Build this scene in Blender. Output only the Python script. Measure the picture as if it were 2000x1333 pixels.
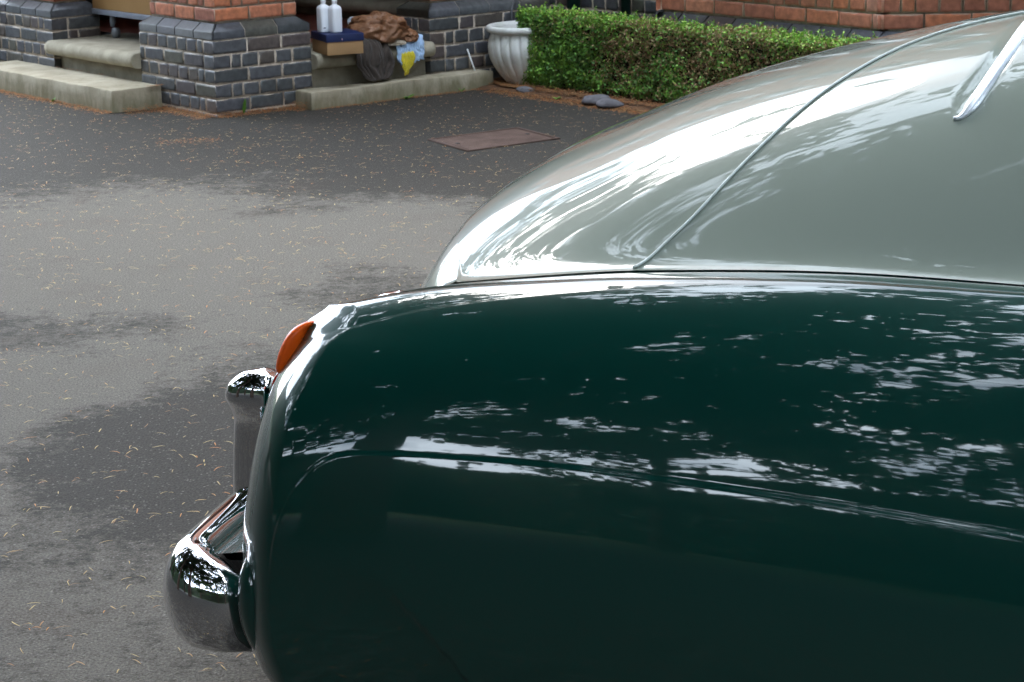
import bpy, bmesh, math, random
import numpy as np
from mathutils import Vector, Matrix, noise as mnoise
rad = math.radians
scene = bpy.context.scene
for o in list(bpy.data.objects): bpy.data.objects.remove(o)
# ---------------------------------------------------------------- camera
EYE = 1.835
cd = bpy.data.cameras.new('camera'); cam = bpy.data.objects.new('camera', cd)
scene.collection.objects.link(cam); scene.camera = cam
cd.sensor_width = 36; cd.lens = 79.62; cd.clip_start = .05; cd.clip_end = 900
cd.dof.use_dof = True; cd.dof.focus_distance = 5.0; cd.dof.aperture_fstop = 22
cam.matrix_world = Matrix(((0.99965, 0.02633, 0.0, 0.0), (-0.0063, 0.23906, -0.97099, 0.0),
                           (-0.02556, 0.97065, 0.23914, EYE), (0, 0, 0, 1)))
# ---------------------------------------------------------------- sky, sun, exposure
SUN_EL, SUN_AZ = 50, 335          # soft sun high behind the house
world = bpy.data.worlds.new("World"); scene.world = world; world.use_nodes = True
nt = world.node_tree; N = nt.nodes; LK = nt.links; N.clear()
wo = N.new('ShaderNodeOutputWorld'); bg = N.new('ShaderNodeBackground'); LK.new(bg.outputs[0], wo.inputs[0])
sky = N.new('ShaderNodeTexSky'); sky.sky_type = 'NISHITA'; sky.sun_disc = False
sky.sun_elevation = rad(SUN_EL); sky.sun_rotation = rad(SUN_AZ); sky.ozone_density = 1.5; sky.dust_density = 1.5
tc = N.new('ShaderNodeTexCoord'); mp = N.new('ShaderNodeMapping'); mp.inputs['Scale'].default_value = (1.0, 1.0, 2.2)
LK.new(tc.outputs['Generated'], mp.inputs[0])
n1 = N.new('ShaderNodeTexNoise'); n1.inputs['Scale'].default_value = 1.6; n1.inputs['Detail'].default_value = 7; n1.inputs['Roughness'].default_value = .58
LK.new(mp.outputs[0], n1.inputs['Vector'])
cr = N.new('ShaderNodeValToRGB'); cr.color_ramp.elements[0].position = .36; cr.color_ramp.elements[1].position = .58
LK.new(n1.outputs[0], cr.inputs[0])
n2 = N.new('ShaderNodeTexNoise'); n2.inputs['Scale'].default_value = 3.3; n2.inputs['Detail'].default_value = 5
LK.new(mp.outputs[0], n2.inputs['Vector'])
cc = N.new('ShaderNodeMix'); cc.data_type = 'RGBA'; cc.inputs[6].default_value = (31, 37, 44, 1); cc.inputs[7].default_value = (62, 70, 78, 1)
LK.new(n2.outputs[0], cc.inputs[0])
boost = N.new('ShaderNodeVectorMath'); boost.operation = 'SCALE'; boost.inputs['Scale'].default_value = 3.0
LK.new(sky.outputs[0], boost.inputs[0])
mx = N.new('ShaderNodeMix'); mx.data_type = 'RGBA'
LK.new(cr.outputs[0], mx.inputs[0]); LK.new(boost.outputs[0], mx.inputs[6]); LK.new(cc.outputs[2], mx.inputs[7])
LK.new(mx.outputs[2], bg.inputs[0]); bg.inputs[1].default_value = .085
sd = bpy.data.lights.new('sun', 'SUN'); so = bpy.data.objects.new('sun', sd); scene.collection.objects.link(so)
sd.energy = .8; sd.angle = rad(20); sd.color = (1, .95, .87)
_a = rad(SUN_AZ); _dir = Vector((math.sin(_a)*math.cos(rad(SUN_EL)), math.cos(_a)*math.cos(rad(SUN_EL)), math.sin(rad(SUN_EL))))
so.rotation_euler = _dir.to_track_quat('Z', 'Y').to_euler()
scene.view_settings.view_transform = 'Standard'; scene.view_settings.look = 'None'
scene.view_settings.exposure = 1.08; scene.view_settings.gamma = 1
scene.cycles.max_bounces = 6; scene.cycles.glossy_bounces = 4; scene.cycles.transmission_bounces = 4
scene.cycles.use_denoising = True
# ---------------------------------------------------------------- helpers
def lk(o, parent=None):
    scene.collection.objects.link(o)
    if parent: o.parent = parent
    return o
def tag(o, label, cat, group=None):
    o['label'] = label; o['category'] = cat
    if group: o['group'] = group
    return o
def empty(name, loc, label, cat, group=None, rz=0):
    o = bpy.data.objects.new(name, None); o.location = loc; o.rotation_euler = (0, 0, rz); o.empty_display_size = .1
    return tag(lk(o), label, cat, group)
def child(o, parent):            # keep world coordinates of the mesh while parenting to an Empty at the base
    o.parent = parent
    pm = Matrix.Translation(parent.location) @ parent.rotation_euler.to_matrix().to_4x4()
    o.data.transform(pm.inverted())
    return o
def mesh(name, V, Fc, mat, parent=None, smooth=False, attr=None):
    me = bpy.data.meshes.new(name)
    V = np.asarray(V, np.float32).reshape(-1, 3)
    if isinstance(Fc, np.ndarray):
        k = Fc.shape[1]; Fl = Fc.astype(np.int32).ravel(); nf = Fc.shape[0]
        ls = np.arange(nf, dtype=np.int32)*k
    else:
        Fl = np.array([i for f in Fc for i in f], np.int32); nf = len(Fc)
        ls = np.cumsum([0]+[len(f) for f in Fc[:-1]]).astype(np.int32)
    me.vertices.add(len(V)); me.vertices.foreach_set('co', V.ravel())
    me.loops.add(len(Fl)); me.loops.foreach_set('vertex_index', Fl)
    me.polygons.add(nf); me.polygons.foreach_set('loop_start', ls)
    me.update(calc_edges=True); me.validate()
    for an, (dom, arr) in (attr or {}).items():
        a = me.attributes.new(an, 'FLOAT', dom); a.data.foreach_set('value', np.asarray(arr, np.float32))
    if smooth: me.polygons.foreach_set('use_smooth', [True]*len(me.polygons))
    if mat: me.materials.append(mat)
    o = bpy.data.objects.new(name, me); lk(o)
    if parent: child(o, parent)
    return o
def weld(o, bevel=0, seg=2, dist=1e-5):
    bm = bmesh.new(); bm.from_mesh(o.data); bmesh.ops.remove_doubles(bm, verts=bm.verts, dist=dist)
    bmesh.ops.recalc_face_normals(bm, faces=bm.faces)
    if bevel:
        ed = [e for e in bm.edges if len(e.link_faces) == 2 and e.calc_face_angle(0) > .5]
        bmesh.ops.bevel(bm, geom=ed, offset=bevel, segments=seg, affect='EDGES', profile=.6)
    bm.to_mesh(o.data); bm.free(); return o
def box(name, c, ax, ay, az, mat, parent=None, bevel=0, seg=2):
    """box from centre-bottom-corner c spanning vectors ax, ay, az"""
    c, ax, ay, az = map(np.array, (c, ax, ay, az))
    V = [c+ax*i+ay*j+az*k for k in (0, 1) for j in (0, 1) for i in (0, 1)]
    Fc = [(0, 2, 3, 1), (4, 5, 7, 6), (0, 1, 5, 4), (2, 6, 7, 3), (0, 4, 6, 2), (1, 3, 7, 5)]
    o = mesh(name, V, Fc, mat, parent); weld(o, bevel, seg); return o
def grid_faces(n, m, close=False):
    i = np.arange(n-1)[:, None]; j = np.arange(m if close else m-1)[None]
    a = i*m+j; b = i*m+(j+1) % m
    return np.stack([a, b, b+m, a+m], -1).reshape(-1, 4)
def grid(name, P, mat, parent=None, close=False, attr=None):
    n, m = P.shape[:2]
    return mesh(name, P.reshape(-1, 3), grid_faces(n, m, close), mat, parent, True, attr)
def lathe(name, prof, centre, mat, parent=None, seg=48, rib=None):
    P = np.zeros((len(prof), seg, 3)); th = np.linspace(0, 2*np.pi, seg, endpoint=False)
    for i, (r, z) in enumerate(prof):
        rr = r*np.ones(seg) if rib is None else r+rib(i, th)
        P[i, :, 0] = centre[0]+rr*np.cos(th); P[i, :, 1] = centre[1]+rr*np.sin(th); P[i, :, 2] = centre[2]+z
    return grid(name, P, mat, parent, True)
def tube(name, pts, r, mat, parent=None, seg=10, caps=True):
    pts = [Vector(p) for p in pts]; n = len(pts); rs = r if hasattr(r, '__len__') else [r]*n
    V = []; Fc = []; up = None
    for i, p in enumerate(pts):
        t = (pts[min(i+1, n-1)]-pts[max(i-1, 0)]).normalized()
        if up is None: up = t.orthogonal().normalized()
        up = (up-t*up.dot(t)).normalized(); s = t.cross(up)
        for k in range(seg):
            a = 2*math.pi*k/seg; V.append(p+(up*math.cos(a)+s*math.sin(a))*rs[i])
    for i in range(n-1):
        for k in range(seg):
            Fc.append((i*seg+k, i*seg+(k+1) % seg, (i+1)*seg+(k+1) % seg, (i+1)*seg+k))
    if caps: Fc += [tuple(range(seg))[::-1], tuple(range((n-1)*seg, n*seg))]
    return mesh(name, [tuple(v) for v in V], Fc, mat, parent, True)
# --- materials
def mat(name, col=(.5, .5, .5), rough=.5, spec=.5, metal=0, coat=0, ior=1.5, var=0, vscale=8, bump=0, bscale=60, col2=None, rvar=0, coords='Object', detail=6):
    m = bpy.data.materials.new(name); m.use_nodes = True; t = m.node_tree; b = t.nodes['Principled BSDF']
    b.inputs['Base Color'].default_value = (*col, 1); b.inputs['Roughness'].default_value = rough
    b.inputs['Specular IOR Level'].default_value = spec; b.inputs['Metallic'].default_value = metal
    b.inputs['Coat Weight'].default_value = coat; b.inputs['IOR'].default_value = ior
    if var or bump or col2 or rvar:
        c = t.nodes.new('ShaderNodeTexCoord')
        n = t.nodes.new('ShaderNodeTexNoise'); n.inputs['Scale'].default_value = vscale; n.inputs['Detail'].default_value = detail; n.inputs['Roughness'].default_value = .65
        t.links.new(c.outputs[coords], n.inputs['Vector'])
        if var or col2:
            x = t.nodes.new('ShaderNodeMix'); x.data_type = 'RGBA'
            c2 = col2 or tuple(v*(1-var) for v in col)
            c1 = col if col2 else tuple(v*(1+var*.6) for v in col)
            x.inputs[6].default_value = (*c1, 1); x.inputs[7].default_value = (*c2, 1)
            r = t.nodes.new('ShaderNodeValToRGB'); r.color_ramp.elements[0].position = .35; r.color_ramp.elements[1].position = .65
            t.links.new(n.outputs[0], r.inputs[0]); t.links.new(r.outputs[0], x.inputs[0]); t.links.new(x.outputs[2], b.inputs['Base Color'])
            m['mixnode'] = x.name
        if rvar:
            q = t.nodes.new('ShaderNodeMapRange'); q.inputs[3].default_value = rough-rvar; q.inputs[4].default_value = rough+rvar
            t.links.new(n.outputs[0], q.inputs[0]); t.links.new(q.outputs[0], b.inputs['Roughness'])
        if bump:
            n2 = t.nodes.new('ShaderNodeTexNoise'); n2.inputs['Scale'].default_value = bscale; n2.inputs['Detail'].default_value = 5
            t.links.new(c.outputs[coords], n2.inputs['Vector'])
            u = t.nodes.new('ShaderNodeBump'); u.inputs['Strength'].default_value = 1; u.inputs['Distance'].default_value = bump
            t.links.new(n2.outputs[0], u.inputs['Height']); t.links.new(u.outputs[0], b.inputs['Normal'])
    return m
def attr_ramp(m, an, stops, interp='LINEAR'):
    """base colour from a float attribute (a colour the thing itself has, chosen per leaf or brick)"""
    t = m.node_tree; b = t.nodes['Principled BSDF']
    a = t.nodes.new('ShaderNodeAttribute'); a.attribute_name = an
    r = t.nodes.new('ShaderNodeValToRGB'); r.color_ramp.interpolation = interp
    e = r.color_ramp.elements
    while len(e) > 1: e.remove(e[-1])
    e[0].position = stops[0][0]; e[0].color = (*stops[0][1], 1)
    for p, c in stops[1:]:
        k = e.new(p); k.color = (*c, 1)
    t.links.new(a.outputs['Fac'], r.inputs[0]); t.links.new(r.outputs[0], b.inputs['Base Color'])
    return r, b, t
def brick_mat(name, stops, mortar, rough=.75, bump=.0012):
    m = mat(name, rough=rough, bump=bump, bscale=150)
    r, b, t = attr_ramp(m, 'tone', stops)
    c = t.nodes.new('ShaderNodeTexCoord')
    n = t.nodes.new('ShaderNodeTexNoise'); n.inputs['Scale'].default_value = 9; n.inputs['Detail'].default_value = 6; n.inputs['Roughness'].default_value = .7
    t.links.new(c.outputs['Object'], n.inputs['Vector'])
    # weathering inside each brick
    g = t.nodes.new('ShaderNodeTexNoise'); g.inputs['Scale'].default_value = 30; g.inputs['Detail'].default_value = 5
    t.links.new(c.outputs['Object'], g.inputs['Vector'])
    mr = t.nodes.new('ShaderNodeMapRange'); mr.inputs[1].default_value = .3; mr.inputs[2].default_value = .7; mr.inputs[3].default_value = .72; mr.inputs[4].default_value = 1.25
    t.links.new(g.outputs[0], mr.inputs[0])
    sc = t.nodes.new('ShaderNodeVectorMath'); sc.operation = 'SCALE'
    t.links.new(r.outputs[0], sc.inputs[0]); t.links.new(mr.outputs[0], sc.inputs['Scale'])
    # mortar smeared over the arrises
    e = t.nodes.new('ShaderNodeAttribute'); e.attribute_name = 'edge'
    sub = t.nodes.new('ShaderNodeMath'); sub.operation = 'MULTIPLY_ADD'; sub.inputs[1].default_value = -.55; 
    t.links.new(e.outputs['Fac'], sub.inputs[0]); t.links.new(n.outputs[0], sub.inputs[2])
    q = t.nodes.new('ShaderNodeMapRange'); q.inputs[1].default_value = .40; q.inputs[2].default_value = .46
    t.links.new(sub.outputs[0], q.inputs[0])
    x = t.nodes.new('ShaderNodeMix'); x.data_type = 'RGBA'; x.inputs[7].default_value = (*mortar, 1)
    t.links.new(q.outputs[0], x.inputs[0]); t.links.new(sc.outputs[0], x.inputs[6]); t.links.new(x.outputs[2], b.inputs['Base Color'])
    return m
MORTAR_C = (.43, .35, .27)
M = {}
M['mortar'] = mat('mortar', (.43, .36, .29), .95, .2, var=.4, vscale=14, bump=.003, bscale=90)
M['blue_brick'] = brick_mat('blue_brick', [(0, (.062, .066, .068)), (.35, (.092, .095, .100)), (.65, (.074, .075, .086)), (.85, (.105, .080, .074)), (1, (.085, .088, .068))], MORTAR_C, .42)
M['red_brick'] = brick_mat('red_brick', [(0, (.32, .115, .07)), (.5, (.44, .165, .095)), (.85, (.52, .18, .085)), (1, (.42, .20, .135))], (.42, .28, .20), .8)
M['stone'] = mat('stone', (.43, .375, .28), .9, .25, col2=(.31, .265, .185), vscale=5, bump=.003, bscale=40)
M['stone_pale'] = mat('stone_pale', (.42, .37, .28), .9, .25, col2=(.28, .25, .185), vscale=7, bump=.002, bscale=50)
def algae(m, c2=(.17, .155, .09), top=.16):
    """damp green-brown staining of the stone, strongest near the ground and broken up by noise"""
    t = m.node_tree; b = t.nodes['Principled BSDF']; src = b.inputs['Base Color'].links[0].from_socket
    c = t.nodes.new('ShaderNodeTexCoord'); sx = t.nodes.new('ShaderNodeSeparateXYZ'); t.links.new(c.outputs['Object'], sx.inputs[0])
    mp_ = t.nodes.new('ShaderNodeMapping'); mp_.inputs['Scale'].default_value = (9, 9, 2.5); t.links.new(c.outputs['Object'], mp_.inputs[0])
    n = t.nodes.new('ShaderNodeTexNoise'); n.inputs['Scale'].default_value = 1.3; n.inputs['Detail'].default_value = 7; n.inputs['Roughness'].default_value = .7; t.links.new(mp_.outputs[0], n.inputs['Vector'])
    a = t.nodes.new('ShaderNodeMath'); a.operation = 'MULTIPLY_ADD'; a.inputs[1].default_value = -2.2; a.inputs[2].default_value = .18; t.links.new(sx.outputs[2], a.inputs[0])
    s_ = t.nodes.new('ShaderNodeMath'); s_.operation = 'ADD'; t.links.new(a.outputs[0], s_.inputs[0]); t.links.new(n.outputs[0], s_.inputs[1])
    r = t.nodes.new('ShaderNodeMapRange'); r.inputs[1].default_value = .42; r.inputs[2].default_value = .68; r.inputs[4].default_value = .85; t.links.new(s_.outputs[0], r.inputs[0])
    x = t.nodes.new('ShaderNodeMix'); x.data_type = 'RGBA'; x.inputs[7].default_value = (*c2, 1)
    t.links.new(r.outputs[0], x.inputs[0]); t.links.new(src, x.inputs[6]); t.links.new(x.outputs[2], b.inputs['Base Color'])
algae(M['stone']); algae(M['stone_pale'], (.22, .19, .125))
M['tile'] = mat('quarry_tile', (.20, .055, .035), .45, .4, var=.3, vscale=12)
M['chrome'] = mat('chrome', (.80, .80, .82), .03, .5, metal=1)
M['rubber'] = mat('rubber', (.015, .015, .016), .7, .3)
M['white_paint'] = mat('white_paint', (.72, .72, .70), .5, .4, var=.06, vscale=6)
M['glass_dark'] = mat('window_glass', (.02, .025, .03), .04, .7)
M['roof'] = mat('roof_tile', (.09, .05, .04), .8, .3, var=.4, vscale=3, bump=.02, bscale=9)
M['soil'] = mat('soil', (.075, .045, .03), .95, .2, col2=(.16, .075, .035), vscale=22, bump=.01, bscale=60)
# ---------------------------------------------------------------- building frame
C0 = np.array([-1.67251, 13.0435, 0.]); LD = np.array([-.61027, .79219, 0.]); RD = np.array([.79175, .61085, 0.]); UP = np.array([0, 0, 1.])
def W(l, r, z): return C0+LD*l+RD*r+UP*z
CH = .0845; HB = .1155; ZB = 5*CH+.0193      # course height, half brick, top of the blue courses
rng = np.random.default_rng(7)
def lay(length, z0, n, header0, ch=CH, hb=HB, corner=(True, True)):
    out = []; 
    for k in range(n):
        hd = (k % 2 == 0) == header0; s = 0.; i = 0
        while s < length-.02:
            if hd: w = hb if i != 1 else hb*.62
            else: w = 2*hb
            if rng.random() < .06 and not hd: w = hb
            e = min(length, s+w)
            if length-e < .045: e = length
            out.append((s, e, z0+k*ch, z0+(k+1)*ch, corner[0] and s == 0, corner[1] and e == length))
            s = e; i += 1
    return out
def mir(it, Ln, on):
    return [(Ln-b, Ln-a, z0, z1, c1, c0) for (a, b, z0, z1, c0, c1) in it] if on else it
def brick_face(name, P0, D, NO, items, mt, parent, j=.0045, cham=.003, depth=.005):
    """one mesh of separate brick faces standing proud of the mortar; tone per brick, edge = 0 at the arris"""
    V = []; Fc = []; tone = []; edge = []
    P0 = np.array(P0); D = np.array(D); NO = np.array(NO)
    for (a, b, z0, z1, c0, c1) in items:
        t = rng.random(); jt = lambda s: rng.normal(0, s)
        A = a+(0 if c0 else j+jt(.0008)); B = b-(0 if c1 else j+jt(.0008)); Z0 = z0+j+jt(.0008); Z1 = z1-j+jt(.0008)
        o = len(V); tilt = [jt(.0007) if not (c0 or c1) else 0 for _ in range(2)]
        def ring(ia, ib, iz, off):
            q = [(A+ia, Z0+iz), (B-ib, Z0+iz), (B-ib, Z1-iz), (A+ia, Z1-iz)]
            for i, (s, z) in enumerate(q):
                V.append(P0+D*s+UP*(z+(jt(.0006) if off > -.001 else 0))+NO*(off+(tilt[0] if off > -.001 else 0)))
        ring(0, 0, 0, -depth); ring(0 if c0 else cham, 0 if c1 else cham, cham, 0); 
        ins = .016
        ring(ins, ins, min(ins, (Z1-Z0)*.3), 0)
        edge += [0]*4+[.15]*4+[1]*4; tone += [t]*12
        for r in (0, 4):
            for i in range(4):
                if r == 0 and ((i == 3 and c0) or (i == 1 and c1)): continue
                k = (i+1) % 4; Fc.append((o+r+i, o+r+k, o+r+4+k, o+r+4+i))
        Fc.append((o+8, o+9, o+10, o+11))
    return mesh(name, V, Fc, mt, parent, False, {'tone': ('POINT', tone), 'edge': ('POINT', edge)})
def chamfer(name, p0, p1, NO, z0, h1, h2, ins, m0, m1, parent, step=.235, mt=None):
    """plinth bricks with a sloping top; m0/m1 = mitre at the ends"""
    p0 = np.array(p0); p1 = np.array(p1); NO = np.array(NO); Ln = np.linalg.norm(p1-p0); D = (p1-p0)/Ln
    V = []; Fc = []; tone = []; edge = []; s = 0; n = max(1, round(Ln/step)); w = Ln/n
    for i in range(n):
        a = i*w+(0 if i == 0 and m0 else .005); b = (i+1)*w-(0 if i == n-1 and m1 else .005)
        ka = ins if (i == 0 and m0) else 0; kb = ins if (i == n-1 and m1) else 0
        o = len(V); t = rng.random()
        prof = [(0, z0+.004), (0, z0+h1), (-.004, z0+h1+.005), (-ins, z0+h2), (-ins-.02, z0+h2)]
        for (of, z) in prof:
            f = min(1, -of/ins)
            V.append(p0+D*(a+ka*f)+NO*of+UP*z); V.append(p0+D*(b-kb*f)+NO*of+UP*z)
        for (of, z) in prof:
            f = min(1, -of/ins)
            V.append(p0+D*(a+ka*f)+NO*(of-.012)+UP*z); V.append(p0+D*(b-kb*f)+NO*(of-.012)+UP*z)
        tone += [t]*20; edge += [.6, .6, 1, 1, 1, 1, .5, .5, .2, .2]*2
        for k in range(4): Fc.append((o+2*k, o+2*k+1, o+2*k+3, o+2*k+2))
        for q in (0, 1):
            for k in range(4): Fc.append((o+2*k+q, o+2*k+2+q, o+12+2*k+q, o+10+2*k+q))
    return mesh(name, V, Fc, mt or M['blue_brick'], parent, False, {'tone': ('POINT', tone), 'edge': ('POINT', edge)})
def ring_faces(l0, l1, r0, r1):
    # (start, dir, length, normal, is_L)
    return [((l1, r0), -LD, l1-l0, -RD, True), ((l0, r0), RD, r1-r0, -LD, False), ((l0, r1), LD, l1-l0, RD, True), ((l1, r1), -RD, r1-r0, LD, False)]
def pier(l0, l1, r0, r1, label, hdL, top=2.45, faces=(0, 1, 2, 3)):
    root = empty('porch_pillar', W((l0+l1)/2, (r0+r1)/2, 0), label, 'pillar', 'brick pillars of the porch')
    ins = .055; g = .005
    def core(nm, i, z0, z1, m): return box(nm, W(l0+i, r0+i, z0), LD*(l1-l0-2*i), RD*(r1-r0-2*i), UP*(z1-z0), m, root)
    core('mortar_bed', g, 0, ZB+.004, M['mortar'])
    core('mortar_core', ins+g, ZB+.004, top, M['mortar'])
    # sloping mortar under the chamfer bricks
    a = g+.006; V = [W(*q, z) for z, i in ((ZB+.002, a), (ZB+.045, a), (ZB+.088, ins+a)) for q in ((l0+i, r0+i), (l1-i, r0+i), (l1-i, r1-i), (l0+i, r1-i))]
    mesh('mortar_slope', V, [(k*4+i, k*4+(i+1) % 4, k*4+4+(i+1) % 4, k*4+4+i) for k in (0, 1) for i in range(4)], M['mortar'], root)
    lw = {'V': 0}
    P = ring_faces(l0, l1, r0, r1); U = ring_faces(l0+ins, l1-ins, r0+ins, r1-ins)
    for i in faces:
        (s, D, Ln, NO, isL) = P[i]
        it = [(q[0], q[1], q[2]+.0193-0, q[3]+.0193, q[4], q[5]) for q in mir(lay(Ln, -CH, 6, hdL != isL), Ln, isL)]
        # k counts upward: the top blue course must be headers on the L faces
        brick_face('blue_brick_courses', W(*s, 0), D, NO, it, M['blue_brick'], root)
        chamfer('chamfered_plinth_course', W(*s, 0), W(*s, 0)+D*Ln, NO, ZB, .045, .088, ins, True, True, root)
        (s, D, Ln, NO, isL) = U[i]
        n = int((top-ZB-.094)/CH)
        brick_face('red_brick_shaft', W(*s, 0), D, NO, mir(lay(Ln, ZB+.094, n, False), Ln, isL), M['red_brick'], root)
    return root
# ------------------------------------------------------- ground, driveway
def gnoise(x, y, s, o=0, oct=4):
    return np.array([mnoise.fractal(Vector((a*s, b*s, o)), 1.0, 2.0, oct) for a, b in zip(x.ravel(), y.ravel())]).reshape(x.shape)
gm = mat('lawn', (.022, .038, .012), .95, .2, col2=(.04, .042, .018), vscale=.6)
g = mesh('ground', [(-400, -400, -.012), (400, -400, -.012), (400, 400, -.012), (-400, 400, -.012)], [(0, 1, 2, 3)], gm); g['kind'] = 'structure'
asph = bpy.data.materials.new('asphalt'); asph.use_nodes = True
t = asph.node_tree; b = t.nodes['Principled BSDF']; b.inputs['Roughness'].default_value = .85; b.inputs['Specular IOR Level'].default_value = .12
c = t.nodes.new('ShaderNodeTexCoord')
def nz(scale, detail=6, rough=.6):
    n = t.nodes.new('ShaderNodeTexNoise'); n.inputs['Scale'].default_value = scale; n.inputs['Detail'].default_value = detail; n.inputs['Roughness'].default_value = rough
    t.links.new(c.outputs['Object'], n.inputs['Vector']); return n.outputs[0]
def mth(op, a, bb, cc=None):
    n = t.nodes.new('ShaderNodeMath'); n.operation = op
    for i, v in enumerate((a, bb, cc)):
        if v is None: continue
        if hasattr(v, 'links'): t.links.new(v, n.inputs[i])
        else: n.inputs[i].default_value = v
    return n.outputs[0]
def mr(v, a, b2, c2, d2):
    n = t.nodes.new('ShaderNodeMapRange'); t.links.new(v, n.inputs[0])
    for i, q in enumerate((a, b2, c2, d2)): n.inputs[i+1].default_value = q
    return n.outputs[0]
def mixc(f, a, bb):
    n = t.nodes.new('ShaderNodeMix'); n.data_type = 'RGBA'; t.links.new(f, n.inputs[0])
    for i, v in ((6, a), (7, bb)):
        if isinstance(v, tuple): n.inputs[i].default_value = (*v, 1)
        else: t.links.new(v, n.inputs[i])
    return n.outputs[2]
at = t.nodes.new('ShaderNodeAttribute'); at.attribute_name = 'dry'
m1 = mth('ADD', at.outputs['Fac'], mth('MULTIPLY', mth('SUBTRACT', nz(9, 8, .75), .5), 2.0))
m1 = mth('ADD', m1, mth('MULTIPLY', mth('SUBTRACT', nz(38, 5, .7), .5), 1.5))
dry = mr(m1, .24, .78, 0, 1)
vor = t.nodes.new('ShaderNodeTexVoronoi'); vor.inputs['Scale'].default_value = 130; t.links.new(c.outputs['Object'], vor.inputs['Vector'])
vc = t.nodes.new('ShaderNodeSeparateColor'); t.links.new(vor.outputs['Color'], vc.inputs[0])
base = mixc(dry, (.049, .044, .038), (.138, .125, .108))
spk = mth('MULTIPLY', mth('GREATER_THAN', vc.outputs[0], .93), mr(vor.outputs['Distance'], .35, .5, 1, 0))
base2 = mixc(mth('MULTIPLY', spk, .35), base, (.28, .26, .24))
grain = mr(nz(150, 4, .85), .34, .66, .4, 1.6)
mossy = mr(nz(2.3, 5, .6), .55, .75, 0, .25)
base3 = mixc(mossy, base2, (.085, .062, .048))
sc = t.nodes.new('ShaderNodeVectorMath'); sc.operation = 'SCALE'; t.links.new(base3, sc.inputs[0]); t.links.new(grain, sc.inputs['Scale'])
t.links.new(sc.outputs[0], b.inputs['Base Color'])
t.links.new(mr(dry, 0, 1, .85, 1), b.inputs['Roughness'])
bp = t.nodes.new('ShaderNodeBump'); bp.inputs['Strength'].default_value = .9; bp.inputs['Distance'].default_value = .004
t.links.new(mth('ADD', vor.outputs['Distance'], nz(60, 4)), bp.inputs['Height']); t.links.new(bp.outputs[0], b.inputs['Normal'])
xs = np.arange(-7, 7.01, .07); ys = np.arange(-6, 19.01, .07); GX, GY = np.meshgrid(xs, ys)
# (x, y, rx, ry, amount): dry pale patches and darker damp patches of the tarmac
BL = [(-1.3, 8.2, 1.5, 2.5, .75), (-.45, 9.0, .75, .95, .45), (-1.5, 10.2, .9, .9, .45), (-.95, 4.9, .8, 1.0, .5), (-1.6, 6.2, .55, 1.0, .4), (-.35, 6.6, .5, .5, .35),
      (-.95, 6.3, .42, .95, -1.15), (-.55, 8.35, .42, .42, -.75), (-1.85, 7.7, .55, .35, -.55), (-1.05, 10.0, .35, .25, -.55), (0, 12.6, 5, 1.9, -.6), (-.3, 10.6, 1.2, .45, -.3), (-1.25, 7.85, .16, .2, -.4), (-1.0, 9.3, .5, .15, -.3)]
D_ = np.full(GX.shape, .25)
w1 = gnoise(GX, GY, 1.1, 3, 3)*.35; w2 = gnoise(GX, GY, 1.1, 9, 3)*.35
for (x, y, rx, ry, a) in BL:
    q = ((GX+w1-x)/rx)**2+((GY+w2-y)/ry)**2; D_ += a*np.exp(-q**1.5)
P = np.stack([GX, GY, np.zeros_like(GX)], -1)
dr = grid('driveway', P, asph, attr={'dry': ('POINT', D_.ravel())}); dr['kind'] = 'structure'
far = mesh('road', [(-30, -6, -.008), (30, -6, -.008), (30, 19, -.008), (-30, 19, -.008)], [(0, 1, 2, 3)], asph); far['kind'] = 'structure'
# soil bed along the house under the hedge
n = 60; ls = np.linspace(.05, -6.5, n); V = []
for l in ls:
    e = 1.76+.035*mnoise.noise(Vector((l*3, 0, 0)))
    V += [W(l, e, .004), W(l, e+.05, .016), W(l, 2.0, .03), W(l, 2.6, .03)]
sb = mesh('flower_bed', V, grid_faces(n, 4), M['soil'], smooth=True); sb['kind'] = 'structure'
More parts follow.
